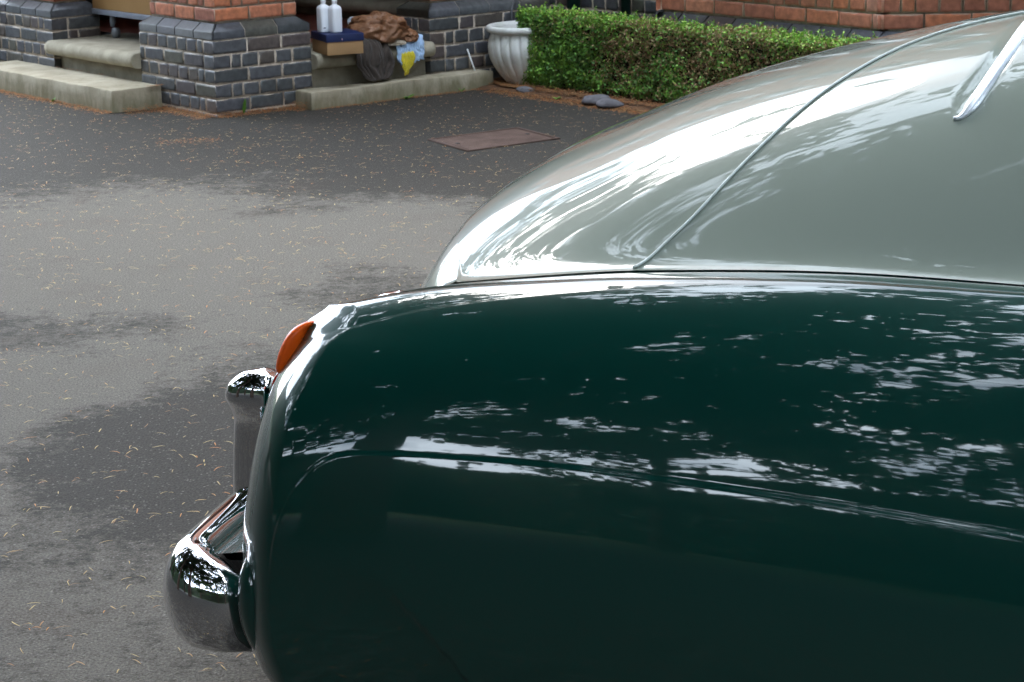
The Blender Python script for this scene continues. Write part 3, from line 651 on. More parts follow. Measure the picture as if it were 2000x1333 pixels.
for i in range(22):
    for j in range(28):
        c_ = o0+a1*(.07+.86*(i+.5)/22)+a2*(.06+.88*(j+.5)/28); du = a1/.48*.0075; dv = a2/.60*.0075; o = len(V)
        for (s_, h_) in ((1, .0045), (.6, .0065)):
            for (x_, y_) in ((-1, -1), (1, -1), (1, 1), (-1, 1)): V.append(c_+du*x_*s_+dv*y_*s_+UP*h_)
        Fc += [(o+k, o+(k+1) % 4, o+4+(k+1) % 4, o+4+k) for k in range(4)]+[(o+4, o+5, o+6, o+7)]
mesh('studs', V, Fc, rust, mh)
for q_ in (.12, .88): box('lifting_eye', o0+a1*.46+a2*(q_-.02), a1*.07, a2*.03, UP*.0075, M['rubber'], mh)
# ------------------------------------------------------- needles and litter
def needles(name, X, Y, Z, Ln, Wd, tone, m, label_kind='stuff'):
    n = len(X); a = rng.random(n)*np.pi*2; bend = rng.normal(size=n)*.14
    V = np.zeros((n, 4, 2, 3)); 
    for k, t_ in enumerate((-1, -.33, .33, 1)):
        aa = a+bend*t_*.5
        cx = X+np.cos(a)*Ln*t_/2-np.sin(a)*bend*Ln*.35*(t_*t_); cy = Y+np.sin(a)*Ln*t_/2+np.cos(a)*bend*Ln*.35*(t_*t_)
        w_ = Wd*(1 if abs(t_) < .5 else .45)
        zz = Z+.0015+.0025*(1-t_*t_)+rng.random(n)*.001
        for s_, sg in ((0, -1), (1, 1)):
            V[:, k, s_, 0] = cx-np.sin(aa)*w_*sg; V[:, k, s_, 1] = cy+np.cos(aa)*w_*sg; V[:, k, s_, 2] = zz
    V = V.reshape(-1, 3); b_ = np.arange(n)[:, None]*8
    Fc = np.concatenate([b_+np.array([[2*k, 2*k+1, 2*k+3, 2*k+2]]) for k in range(3)], 0)
    o = mesh(name, V, Fc, m, None, False, {'tone': ('POINT', np.repeat(tone, 8))}); o['kind'] = label_kind; return o
nm = mat('needle', rough=.6, spec=.3); attr_ramp(nm, 'tone', [(0, (.42, .26, .10)), (.35, (.48, .36, .15)), (.6, (.34, .25, .12)), (.8, (.50, .20, .05)), (1, (.20, .12, .06))])
n = 15000; cl = 6000
cx = rng.uniform(-4.5, 4.5, cl); cy = 1.5+12.7*rng.random(cl)**.75; k = rng.integers(0, cl, n); sp = rng.choice([.015, .05, .4], n, p=[.3, .2, .5])
X = cx[k]+rng.normal(size=n)*sp; Y = cy[k]+rng.normal(size=n)*sp
l_ = ((X-C0[0])*RD[1]-(Y-C0[1])*RD[0])/(LD[0]*RD[1]-LD[1]*RD[0]); r_ = (LD[0]*(Y-C0[1])-LD[1]*(X-C0[0]))/(LD[0]*RD[1]-LD[1]*RD[0])
ok = ~(((l_ > -.02) & (r_ > -.02)) | ((l_ > .6) & (r_ > -.36)) | ((l_ > -.2) & (r_ > .5)) | (r_ > 1.75)); X, Y = X[ok], Y[ok]
needles('fallen_needles', X, Y, np.zeros(len(X)), rng.uniform(.012, .042, len(X)), rng.uniform(.0009, .0018, len(X))*np.clip(.75+Y/22, .8, 1.4), rng.random(len(X)), nm)
# drifts of brown needles against the steps, the pillar and the bed
LX = []; LY = []; LZ = []
def drift(a, b_, n, w, h, cl_=0):
    for i in range(n):
        t_ = rng.random(); d = abs(rng.normal())*w; l = a[0]+(b_[0]-a[0])*t_; r = a[1]+(b_[1]-a[1])*t_
        nx = np.array([b_[1]-a[1], -(b_[0]-a[0])]); nx = nx/np.linalg.norm(nx)
        p_ = W(l+nx[0]*d*cl_, r+nx[1]*d*cl_, 0); LX.append(p_[0]); LY.append(p_[1]); LZ.append(max(0, h*(1-d/w*.7))*rng.random())
drift((2.4, -.335), (.62, -.335), 1300, .035, .012, -1); drift((.59, -.30), (.57, -.02), 350, .05, .04, -1)
drift((.63, 0), (0, 0), 1000, .05, .02, -1); drift((0, 0), (0, .55), 900, .03, .025, -1); drift((-.02, .50), (-.15, .53), 260, .03, .05, -1)
drift((-.175, .55), (-.175, 1.88), 500, .02, .008, -1); drift((-.1, 1.9), (-.45, 1.80), 1500, .10, .01, 1); drift((-.3, 1.80), (-3.5, 1.78), 4200, .05, .016, -1); drift((-.3, 1.9), (-3.5, 1.88), 3000, .05, .03, -1)
drift((-.60, -.72), (-.78, -.45), 70, .06, .006, 1); drift((-.60, -.72), (-.78, -.45), 60, .06, .006, -1)
drift((.9, -.02), (2.0, -.02), 120, .03, .0, -1)
LX, LY, LZ = map(np.array, (LX, LY, LZ)); nn_ = len(LX)
lm2 = mat('brown_litter', rough=.9, spec=.2); attr_ramp(lm2, 'tone', [(0, (.42, .15, .05)), (.4, (.30, .12, .05)), (.7, (.40, .24, .11)), (1, (.16, .09, .05))])
ll = np.array([np.linalg.solve(np.array([[LD[0], RD[0]], [LD[1], RD[1]]]), np.array([x_-C0[0], y_-C0[1]])) for x_, y_ in zip(LX, LY)])
on = (ll[:, 0] > .60) & (ll[:, 0] < 2.5) & (ll[:, 1] > -.335) & (ll[:, 1] < .0); LZ = np.where(on, .136, LZ); LZ = np.where(ll[:, 1] > 1.83, LZ+.026, LZ)
needles('leaf_litter', LX, LY, LZ, rng.uniform(.012, .04, nn_), rng.uniform(.001, .0024, nn_), rng.random(nn_), lm2)
# small stones edging the bed
st = mat('edging_stone', (.14, .13, .14), .85, .3, var=.3, vscale=12, bump=.003, bscale=50)
for i, (l, r, s_, lab) in enumerate(((-.55, 1.84, .045, 'small pale stone at the foot of the hedge next to the urn'), (-1.28, 1.80, .075, 'larger of the two touching grey stones on the bed edge'), (-1.42, 1.77, .06, 'smaller of the two touching grey stones, nearer the car'))):
    bm = bmesh.new(); bmesh.ops.create_icosphere(bm, subdivisions=3, radius=s_)
    for v in bm.verts:
        v.co *= 1+.25*mnoise.noise(v.co/s_*1.2+Vector((i*3, 0, 0))); v.co.z *= .5; v.co.x *= 1.35
        v.co.z = max(v.co.z, -.2*s_)
    me = bpy.data.meshes.new('edging_stone'); bm.to_mesh(me); bm.free(); me.materials.append(st)
    for p_ in me.polygons: p_.use_smooth = True
    o = bpy.data.objects.new('edging_stone', me); lk(o); o.location = W(l, r, .012+.2*s_); o.rotation_euler.z = -.9+i*.2
    tag(o, lab, 'stone', 'stones edging the hedge bed')
# weeds
wl = leaf_mat('weed_leaf', [(0, (.06, .14, .02)), (.5, (.10, .24, .03)), (1, (.20, .33, .05))])
def weed(l, r, z, n, s_, label, up=.6):
    V = []; Fc = []; T = []; c_ = W(l, r, z)
    for i in range(n):
        a = rng.random()*6.28; ln = s_*(.5+rng.random()*.6); d = np.array([math.cos(a), math.sin(a), 0]); sd_ = np.array([-d[1], d[0], 0]); w_ = ln*.16; o = len(V); t_ = rng.random()
        for k, f in enumerate((0, .35, .7, 1)):
            ctr = c_+d*ln*f*(1-up*.5)+UP*(ln*up*(f-.55*f*f*(1-.4*up))); ww = w_*(.25, 1, .8, .05)[k]
            V += [ctr-sd_*ww, ctr+UP*(-ww*.3), ctr+sd_*ww]; T += [t_]*3
        for k in range(3):
            for q_ in range(2): Fc.append((o+k*3+q_, o+k*3+q_+1, o+k*3+4+q_, o+k*3+3+q_))
    o = mesh('weed', V, Fc, wl, None, True, {'tone': ('POINT', T)}); return tag(o, label, 'weed', 'weeds along the steps')
weed(-.20, 1.20, 0, 9, .085, 'leafy dandelion weed in front of the right step, below the dark cloth', .5)
weed(-.20, 1.62, 0, 6, .05, 'tiny weed at the foot of the right step, below the white stick', .9)
weed(-.02, .17, 0, 4, .10, 'upright green weed at the base of the middle pillar', 1.5)
weed(1.36, -.36, 0, 6, .05, 'tiny weed at the foot of the left step', .9)
weed(-.95, 1.76, .01, 5, .06, 'small pale weed on the bed edge in front of the hedge', .5)
# ivy at the far left
iv = empty('ivy', W(3.1, -.05, 0), 'dark green ivy climbing at the far left edge of the pillar', 'ivy')
n = 5000; l = 2.98+.55*rng.random(n)+.05*rng.normal(size=n); z = 2.2*rng.random(n); r = -.05+rng.normal(size=n)*.07
quads('leaves', C0+LD*l[:, None]+RD*r[:, None]+UP*z[:, None], .02+.015*rng.random(n), -RD+rng.normal(size=(n, 3))*.6, rng.random(n), leaf_mat('ivy_leaf', [(0, (.012, .03, .012)), (1, (.04, .09, .02))]), iv)
tube('stem', [W(3.2, .03, 0), W(3.25, .02, .8), W(3.15, .03, 1.6), W(3.25, .02, 2.2)], .02, M['twig'], iv)
# ------------------------------------------------------- the car (own frame: x forward, y away from the near flank, z up)
car = empty('vintage_car', (0, 3.95, 0), 'dark green and sage two-tone vintage saloon with chrome rear bumper, filling the right half', 'car', None, rad(-16.5))
def cput(o, parent=None):
    o.parent = parent or car; return o
def paint(name, col, rough, ior, coat=1):
    m = mat(name, col, rough, .5, coat=coat, ior=1.5); b = m.node_tree.nodes['Principled BSDF']
    b.inputs['Specular IOR Level'].default_value = .08; b.inputs['Coat IOR'].default_value = ior; b.inputs['Coat Roughness'].default_value = .03
    t = m.node_tree; c = t.nodes.new('ShaderNodeTexCoord')
    n = t.nodes.new('ShaderNodeTexNoise'); n.inputs['Scale'].default_value = 7; n.inputs['Detail'].default_value = 1
    t.links.new(c.outputs['Object'], n.inputs['Vector'])
    u = t.nodes.new('ShaderNodeBump'); u.inputs['Strength'].default_value = .35; u.inputs['Distance'].default_value = .0009
    t.links.new(n.outputs[0], u.inputs['Height']); t.links.new(u.outputs[0], b.inputs['Coat Normal']); return m
GREEN = paint('dark_green_paint', (.0008, .034, .026), .35, 1.62); SAGE = paint('sage_paint', (.238, .270, .228), .30, 1.42)
def interp(x,T):
    T=np.array(T,float)
    # smooth cubic (catmull/pchip-like) interpolation
    X,Y=T[:,0],T[:,1]
    h=np.diff(X);d=np.diff(Y)/h
    m=np.zeros(len(X));m[0]=d[0];m[-1]=d[-1]
    for i in range(1,len(X)-1):
        m[i]=0 if d[i-1]*d[i]<=0 else (h[i-1]+h[i])/(h[i-1]/d[i]+h[i]/d[i-1])
    x=np.asarray(x,float);i=np.clip(np.searchsorted(X,x)-1,0,len(X)-2)
    t=(x-X[i])/h[i]
    t=np.where(x<X[0],0,np.where(x>X[-1],1,t))
    r=(2*t**3-3*t**2+1)*Y[i]+(t**3-2*t**2+t)*h[i]*m[i]+(-2*t**3+3*t**2)*Y[i+1]+(t**3-t**2)*h[i]*m[i+1]
    r=np.where(x<X[0],Y[0]+m[0]*(x-X[0]),np.where(x>X[-1],Y[-1]+m[-1]*(x-X[-1]),r))
    return r
ZC=[(-0.478, 0.845), (-0.388, 0.89), (-0.303, 0.915), (-0.168, 0.945), (0.001, 0.966), (0.229, 0.986), (0.554, 0.995), (0.895, 0.983), (1.4, 0.95), (2.4, 0.85)]
MID=[(-.44,.50),(-.425,.62),(-.40,.73),(-.352,.83),(-.29,.925),(-0.225, 1.005), (-0.11, 1.081), (0.046, 1.151), (0.22, 1.222), (0.43, 1.287), (0.584, 1.324), (0.833, 1.373), (1.2, 1.423), (1.7, 1.463), (2.4, 1.473)]
EDGE=[(-.21,.60),(-.205,.75),(-.195,.86),(-.17,.925),(-.13,.948)]
CEN,HWD=.76,.665
def bow(x): return .055*np.clip((.45-x)/.85,0,1.1)**2+.03*np.clip((x-.45)/.6,0,2)**2
def sage(NW=260,NL=180):
    # w arc parameter
    mid=np.array(MID);seg=np.hypot(*np.diff(mid,axis=0).T);s=np.r_[0,np.cumsum(seg)]
    t=np.linspace(0,1,NW);t=t*s[-1]
    t=np.linspace(0,1,NW)**1.35*s[-1]
    mx=interp(t,list(zip(s,mid[:,0])));mz=interp(t,list(zip(s,mid[:,1])))
    e=np.array(EDGE);es=np.r_[0,np.cumsum(np.hypot(*np.diff(e,axis=0).T))]
    tt=t/ s[5]*es[-1]  # mid point index5 (-.178) matches edge end
    ex=np.where(tt<es[-1],interp(np.minimum(tt,es[-1]),list(zip(es,e[:,0]))),0)
    ez=np.where(tt<es[-1],interp(np.minimum(tt,es[-1]),list(zip(es,e[:,1]))),0)
    k=tt>=es[-1]
    ff=(t-s[5])/(s[-1]-s[5]); 
    x0=e[-1,0];xend=mid[-1,0]
    # keep x close to mid x
    ex=np.where(k,x0+(mx-mid[5,0])*(xend-x0)/(xend-mid[5,0]),ex)
    ez=np.where(k,interp(ex,ZC)-.006,ez)
    a=np.linspace(-1,1,NL); lat=CEN+HWD*np.sign(a)*(1-(1-abs(a))**1.15)
    eta=np.abs(lat-CEN)/HWD
    d=HWD*(1-eta); de=np.sqrt(d*d+.03**2)-.03
    de=de/de.max(); g=1-(1-de)**2.8
    X=ex[:,None]+(mx-ex)[:,None]*g[None];Z=ez[:,None]+(mz-ez)[:,None]*g[None]
    Y=np.repeat(lat[None],NW,0)
    return X,Y,Z
TA=np.array([0,.02,.05,.10,.17,.24,.30]);TT=np.radians([84,70,60,49,37,27,17])
def section(x,NS1=130,NS2=120):
    """returns lat,z arrays (NS) for station x from crest down"""
    zc=interp(x,ZC)
    drop=float(interp(x,[(-.5,.225),(-.28,.232),(0,.263),(.3,.295),(.9,.35),(1.5,.38),(2.4,.38)]))
    k=drop/.205; ky=1+.25*(k-1)
    s=np.linspace(0,.30,NS1);sm=(s[1:]+s[:-1])/2
    tl=np.interp(sm,TA,TT)
    ds=np.diff(s)
    z=np.r_[0,-np.cumsum(ds*np.cos(tl))];la=np.r_[0,-np.cumsum(ds*np.sin(tl))]
    z*=k;la*=ky
    s2=.66*np.linspace(0,1,NS2)**1.5;sm=(s2[1:]+s2[:-1])/2
    tl2=np.interp(sm,[0,.05,.2,.35,.5,.66],np.radians([16,12,5,-3,-14,-28]))
    ds=np.diff(s2)
    z=np.r_[z,z[-1]-np.cumsum(ds*np.cos(tl2))];la=np.r_[la,la[-1]-np.cumsum(ds*np.sin(tl2))]
    return la+bow(x),zc+z
XT=[(.05,-.36),(.166,-.45),(.24,-.505),(.35,-.527),(.474,-.527),(.577,-.516),(.678,-.502),(.748,-.488),(.787,-.471),(.819,-.457),(.855,-.436),(.888,-.39),(.948,-.335)]
def wing(NX=220,NC=60,NR=16):
    """rows: plan param (rear inner -> corner -> forward); cols: section"""
    # base station columns: use u with x from tail; section evaluated at actual x
    NS=130+120-1
    la0,z0=section(-.35)
    yin=.10
    rows=[]
    us=np.linspace(0,1,NR)[:-1]
    th=np.linspace(0,np.pi/2,NC)
    # generic: for each column v, plan curve
    X=[];Y=[]
    ys=la0; ry=np.minimum(.17,yin-ys-.0)
    # first pass x positions
    R=[]
    for i,u in enumerate(us): # rear straight: from yin to ys+ry
        R.append(('r',u))
    for t in th: R.append(('c',t))
    xs=np.linspace(0,1,NX)[1:]**1.3
    for q in xs: R.append(('s',q))
    PX=np.zeros((len(R),NS));PY=PX.copy();PZ=PX.copy()
    for it in range(3):
        for i,(kk,u) in enumerate(R):
            if it==0: la,z=la0,z0
            else:
                # section depends on x: evaluate at column mean x and blend per column
                la,z=SEC(PX[i])
            xt=interp(z if it else z0,XT)
            ry=np.minimum(.125,yin-la);rx=ry*.85
            if kk=='r': PX[i]=xt;PY[i]=yin+(la+ry-yin)*u
            elif kk=='c': PX[i]=xt+rx*(1-np.maximum(0,np.cos(u))**1.35);PY[i]=la+ry*(1-np.sin(u)**1.35)
            else: PX[i]=xt+rx+(2.4-(xt+rx))*u;PY[i]=la
            PZ[i]=z
    return PX,PY,PZ
_xs=np.linspace(-.6,2.4,121)
_S=[section(x) for x in _xs]
_SL=np.array([a for a,b in _S]);_SZ=np.array([b for a,b in _S])
def SEC(px):
    f=np.clip((px+.6)/3.0*120,0,119.999);i=f.astype(int);f=f-i;j=np.arange(len(px))
    return _SL[i,j]*(1-f)+_SL[i+1,j]*f,_SZ[i,j]*(1-f)+_SZ[i+1,j]*f

SEAM = [(0.188, 0.092), (0.203, 0.106), (0.22, 0.123), (0.25, 0.156), (0.289, 0.195), (0.328, 0.240), (0.368, 0.288), (0.406, 0.333), (0.444, 0.381), (0.485, 0.433), (0.520, 0.475), (0.567, 0.531), (0.626, 0.601), (0.687, 0.666), (0.741, 0.712), (0.79, 0.738), (0.85, 0.755), (.93, .76)]
RIDGE = [(0.738, 0.326), (0.752, 0.325), (0.766, 0.334), (0.780, 0.353), (0.807, 0.403), (0.829, 0.46), (0.849, 0.535),(.866,.62),(.875,.72),(.88,.85)]
CREASE = [(-.421, .40), (-0.419, 0.45), (-0.412, 0.505), (-0.400, 0.549), (-0.383, 0.588), (-0.361, 0.620), (-0.337, 0.646), (-0.308, 0.668), (-0.272, 0.682), (-0.18, 0.692), (-0.091, 0.696), (0.101, 0.698), (0.326, 0.688), (0.589, 0.667), (0.756, 0.648), (0.915, 0.628), (1.3, .56), (1.8, .49), (2.4, .42)]
def smooth_poly(T, n=200):
    T = np.array(T, float); s = np.r_[0, np.cumsum(np.hypot(*np.diff(T, axis=0).T))]; q = np.linspace(0, s[-1], n)
    return np.stack([interp(q, list(zip(s, T[:, 0]))), interp(q, list(zip(s, T[:, 1])))], 1)
def sdist(px, py, T):
    """signed distance to an open polyline (positive on its left)"""
    sh = px.shape; p_ = np.stack([px.ravel(), py.ravel()], 1); best = np.full(len(p_), 9.); sg = np.ones(len(p_)); along = np.zeros(len(p_))
    for i in range(len(T)-1):
        a, b_ = T[i], T[i+1]; d = b_-a; L2 = d@d+1e-12; t_ = np.clip((p_-a)@d/L2, 0, 1); q_ = p_-(a+t_[:, None]*d); dd = np.hypot(*q_.T); k = dd < best
        best[k] = dd[k]; cr_ = d[0]*(p_[:, 1]-a[1])-d[1]*(p_[:, 0]-a[0]); sg[k] = np.sign(cr_[k])+(cr_[k] == 0); along[k] = (i+t_[k])/(len(T)-1)
    return (best*sg).reshape(sh), along.reshape(sh)
def sstep(x): x = np.clip(x, 0, 1); return x*x*(3-2*x)
# wing
PX, PY, PZ = wing(420, 60, 14)
cs = smooth_poly(CREASE, 120); d, al = sdist(PX, PZ, cs)
# below/right of the crease the panel is pressed outwards by a few mm with a narrow rolled edge
amp = .0048*sstep((al)/.04)*(.9+.4*np.clip((PX-.1)/1.0, 0, 1))
fold = sstep((.5-d/.009)) ; groove = -.0000*np.exp(-((d-.013)/.006)**2)*sstep(al/.05)
Pw = np.stack([PX, PY, PZ], -1); du = np.gradient(Pw, axis=0); dv = np.gradient(Pw, axis=1); nn = np.cross(du, dv); nn /= np.linalg.norm(nn, axis=2)[..., None]+1e-12
if nn[300, 200, 1] > 0: nn = -nn
def wing_mesh(name, mirror=False, parent=None):
    Q = Pw+nn*(amp*fold+groove)[..., None]
    Q = np.concatenate([Q[:, :1]*np.array([1, 1, 1])+np.array([0, 0, 0])]*0+[Q], 1)
    # inboard shoulder from the crest down to the gutter beside the boot
    sh = []
    for y_, dz in ((.02, 0.0005), (.045, -.001), (.07, -.004), (.09, -.010), (.105, -.020), (.115, -.045), (.12, -.10)):
        r_ = Q[:, 0].copy(); f = (y_-0)/.12
        r_[:, 1] = np.maximum(r_[:, 1], y_) if y_ > .1 else r_[:, 1]+(np.maximum(.105, r_[:, 1])-r_[:, 1])*min(1, y_/.105); r_[:, 2] += dz; sh.append(r_)
    Q = np.concatenate([np.stack(sh[::-1], 1), Q], 1)
    if mirror: Q = Q.copy(); Q[..., 1] = 1.52-Q[..., 1]
    return cput(grid(name, Q, GREEN), parent)
body = wing_mesh('rear_wing'); wing_mesh('rear_wing', True)
# sage boot and rear deck, split at the moulding
SX, SY, SZ = sage(420, 320)
rp = smooth_poly(RIDGE, 90); rd, ra = sdist(SX, SY, rp)
SZ = SZ+.011*sstep(.5-rd/.030)*np.exp(-(np.maximum(-rd, 0)/.22)**2)*sstep(ra/.22)-.011*np.exp(-((rd-.022)/.012)**2)*sstep(ra/.2)
sp_ = smooth_poly(SEAM, 120); sdv, sa = sdist(SX, SY, sp_)
S = np.stack([SX, SY, SZ], -1)
F_ = grid_faces(*SX.shape); fc = sdv.ravel()[F_].mean(1); lidf = F_[(fc > 0)]; deckf = F_[(fc <= 0)]
if np.mean(SX.ravel()[lidf]) > np.mean(SX.ravel()[deckf]): lidf, deckf = deckf, lidf
# both panels share the normals of one pressing: keep a single mesh per panel with smooth shading
for nm_, ff in (('boot_lid', lidf), ('rear_deck', deckf)):
    u_, inv = np.unique(ff, return_inverse=True); cput(mesh(nm_, S.reshape(-1, 3)[u_], inv.reshape(ff.shape), SAGE, smooth=True))
from mathutils.bvhtree import BVHTree
tri = BVHTree.FromPolygons([tuple(v) for v in S.reshape(-1, 3)], [tuple(f) for f in F_.tolist()])
def onbody(x, y, up=.003):
    h = tri.ray_cast(Vector((x, y, 3)), Vector((0, 0, -1))); return h[0]+h[1].normalized()*up*(1 if h[1].z > 0 else -1)
bead = mat('moulding_paint', (.60, .66, .63), .4, .5)
cput(tube('seam_moulding', [onbody(x, y, .0028) for x, y in sp_[2:-1]], .0026, bead, seg=12))
tr_ = mat('highlight_metal', (.86, .90, .94), .42, .5, metal=1)
cput(tube('ridge_highlight', [onbody(x, y, .001) for x, y in rp[1:]], [.0045+.0085*float(sstep(i_/8)) for i_ in range(len(rp)-1)], tr_, seg=14))  # added pale strip standing in for the sky reflection along the ridge
# gutter strip between green and sage
# rear panel between the wings, floor, far bumper irons
rp_x = [(-.46, .30), (-.49, .42), (-.485, .52), (-.455, .60), (-.43, .66)]
V = []; 
for y_ in np.linspace(.08, 1.44, 24):
    for (x_, z_) in rp_x: V.append((x_-.02*(1-((y_-.76)/.70)**2), y_, z_))
cput(mesh('rear_panel', V, grid_faces(24, 5), GREEN, smooth=True))
dk = mat('underside', (.01, .01, .01), .9, .2)
cput(box('floor_pan', (-.30, -.10, .27), (2.65, 0, 0), (0, 1.72, 0), (0, 0, .03), dk))
cput(box('front_bulkhead', (2.36, -.2, .27), (.03, 0, 0), (0, 1.92, 0), (0, 0, .6), dk))
# wheels
tyre = M['rubber']
def wheel(y0, y1, xx=.98):
    prof = [(.20, 0), (.21, .01), (.33, .0), (.36, .02), (.365, .06), (.365, .12), (.36, .16), (.33, .18), (.21, .17), (.20, .18)]
    seg = 48; P = np.zeros((len(prof), seg, 3)); th = np.linspace(0, 2*np.pi, seg, endpoint=False)
    for i, (r_, w_) in enumerate(prof): P[i, :, 0] = xx+r_*np.cos(th); P[i, :, 2] = .367+r_*np.sin(th); P[i, :, 1] = y0+(y1-y0)*w_/.18
    w = cput(grid('wheel', P, tyre, None, True)); hp = [(0, .05), (.06, .04), (.12, .06), (.17, .03), (.205, .02)]
    P = np.zeros((len(hp), seg, 3))
    for i, (r_, w_) in enumerate(hp): P[i, :, 0] = xx+r_*np.cos(th); P[i, :, 2] = .367+r_*np.sin(th); P[i, :, 1] = y0+(y1-y0)*w_/.18
    cput(grid('hub_cap', P, M['chrome'], None, True), w)
wheel(-.10, .08); wheel(1.62, 1.44)
# ------------------------------------------------------- bumper
def dsec(h0, h1, dep, n=24):
    """closed outline of the blade: domed outside, turned lips and a recessed back, as (outward, z)"""
    a = np.linspace(-1, 1, n); zc = (h0+h1)/2; hh = (h1-h0)/2
    o = [(dep*(1-abs(t_)**2.0)**.52, zc+hh*t_) for t_ in a]
    return o+[(-.012, h1-.001), (-.030, h1-.008), (-.042, h1-.022), (-.044, h1-.035), (-.036, h1-.045), (-.015, h1-.06), (-.012, zc), (-.012, h0+.03), (-.02, h0+.02), (-.012, h0+.004)]
def blade():
    path = [(-.515, -.055), (-.56, -.068), (-.600, -.064), (-.634, -.042), (-.650, -.005), (-.655, .05), (-.660, .15), (-.666, .30), (-.673, .50), (-.677, .76), (-.673, 1.02), (-.666, 1.22), (-.660, 1.37), (-.655, 1.47), (-.650, 1.525), (-.634, 1.562), (-.600, 1.584), (-.56, 1.588), (-.515, 1.575)]
    Pp = smooth_poly(path, 170); T_ = np.gradient(Pp, axis=0); T_ /= np.linalg.norm(T_, axis=1)[:, None]; No = np.stack([-T_[:, 1], T_[:, 0]], 1)
    if No[85, 0] > 0: No = -No
    s = np.r_[0, np.cumsum(np.hypot(*np.diff(Pp, axis=0).T))]; e = np.minimum(s, s[-1]-s); rows = []
    for i in range(len(Pp)):
        f = float(min(1, e[i]/.11))**.6; sn = math.sin(min(1, (e[i]+.006)/.05)*math.pi/2)
        z1 = .375+(.450-.375)*f; z0 = .244; dep = (.026+.031*f)*(.3+.7*sn)
        rows.append([(Pp[i, 0]+No[i, 0]*o_, Pp[i, 1]+No[i, 1]*o_, z_) for (o_, z_) in dsec(z0, z1, dep)])
    R_ = np.array(rows); n_, m_ = R_.shape[:2]
    o = mesh('bumper', R_.reshape(-1, 3), [tuple(f) for f in grid_faces(n_, m_, True)]+[tuple(range(m_))[::-1], tuple(range((n_-1)*m_, n_*m_))], M['chrome'], None, True)
    return cput(o)
bl_ = blade()
def overrider(y, dz=0):
    Z = np.array([.26, .30, .36, .42, .50, .55, .585, .61, .635, .66, .678, .690, .697])+dz
    XO = np.array([.080, .086, .088, .086, .081, .077, .074, .080, .090, .082, .063, .040, .004]); WD = np.array([.022, .032, .036, .036, .034, .034, .037, .044, .048, .046, .038, .026, .004])
    t_ = 1-(1-np.linspace(0, 1, 64))**1.5; zz = Z[0]+(Z[-1]-Z[0])*t_
    xo = interp(zz, list(zip(Z, XO))); wd = interp(zz, list(zip(Z, WD))); th = np.linspace(0, 2*np.pi, 36, endpoint=False); P = np.zeros((64, 36, 3))
    for i in range(64):
        P[i, :, 0] = -.622-xo[i]*np.cos(th)*np.where(np.cos(th) > 0, 1, .45); P[i, :, 1] = y+wd[i]*np.sin(th); P[i, :, 2] = zz[i]
    return cput(grid('overrider', P, M['chrome'], None, True), bl_)
overrider(.335); overrider(1.175, -.025)
for y_ in (.20, 1.27):
    cput(box('bumper_iron', (-.655, y_, .33), (.25, 0, 0), (0, .05, 0), (0, 0, .06), dk))
A = []
for y_ in np.linspace(-.02, 1.54, 40):
    A.append([(x_, y_, z_) for x_, z_ in ((-.47, .46), (-.50, .445), (-.53, .432), (-.57, .426), (-.61, .422), (-.635, .41), (-.64, .39))])
cput(grid('gap_reflector', np.array(A), GREEN))  # added green sheet; its sky reflection lightens the gap behind the bumper
# green valance bulge where the bumper end meets the wing
u = np.linspace(-math.pi/2, math.pi/2, 30); v = np.linspace(0, 2*np.pi, 40, endpoint=False)
P = np.stack([-.470+.050*np.cos(u)[:, None]*np.cos(v)[None], -.075+.075*np.cos(u)[:, None]*np.sin(v)[None], .365+.115*np.sin(u)[:, None]*np.ones(40)[None]], -1)
cput(grid('valance', P, GREEN, None, True))
# ------------------------------------------------------- tail lamps
amber = mat('amber_lens', (1.0, .13, .006), .3, .4); red = mat('red_lens', (.45, .006, .004), .08, .6, coat=1)
def lamp(y, sgn=1):
    def lens(name, z0, z1, m, parent, k=1):
        U_ = np.linspace(-math.pi/2, math.pi/2, 26); V_ = np.linspace(0, 2*np.pi, 36, endpoint=False)
        P = np.zeros((26, 36, 3))
        for i, a in enumerate(U_):
            zc = (z0+z1)/2+(z1-z0)/2*math.sin(a); cz = abs(math.cos(a))**.7
            zr = max(.79, min(.92, zc)); xs_ = float(interp(zc, XT))
            P[i, :, 0] = xs_+.012-.020*k*cz*np.cos(V_); P[i, :, 1] = y+.018*k*cz*np.sin(V_); P[i, :, 2] = zc
        return cput(grid(name, P, m, None, True), parent)
    r_ = lens('amber_lens', .768, .872, amber, None); r_.name = 'tail_lamp'
    lens('red_lens', .722, .775, red, r_, .55)
lamp(.045); lamp(1.475, -1)
# ------------------------------------------------------- trees and garden behind the camera (mirrored in the paint and chrome)
bark = mat('bark', (.07, .05, .038), .95, .2, var=.4, vscale=6, bump=.02, bscale=14)
M['pine_leaf'] = leaf_mat('cedar_needles', [(0, (.006, .016, .010)), (.5, (.014, .038, .018)), (1, (.035, .07, .02))], .6, .12)
M['oak_leaf'] = leaf_mat('broad_leaf', [(0, (.012, .03, .008)), (.5, (.03, .075, .015)), (1, (.07, .13, .02))], .55, .2)
def limbs_mesh(name, L_, m, root, seg=7):
    V = []; Fc = []
    for pts, rs in L_:
        pts = [Vector(p) for p in pts]; n = len(pts); o = len(V); up = None
        for i, p in enumerate(pts):
            t_ = (pts[min(i+1, n-1)]-pts[max(i-1, 0)]).normalized()
            if up is None: up = t_.orthogonal().normalized()
            up = (up-t_*up.dot(t_)).normalized(); s_ = t_.cross(up)
            for k in range(seg):
                a = 2*math.pi*k/seg; V.append(tuple(p+(up*math.cos(a)+s_*math.sin(a))*rs[i]))
        for i in range(n-1):
            for k in range(seg): Fc.append((o+i*seg+k, o+i*seg+(k+1) % seg, o+(i+1)*seg+(k+1) % seg, o+(i+1)*seg+k))
    return mesh(name, V, Fc, m, root, True)
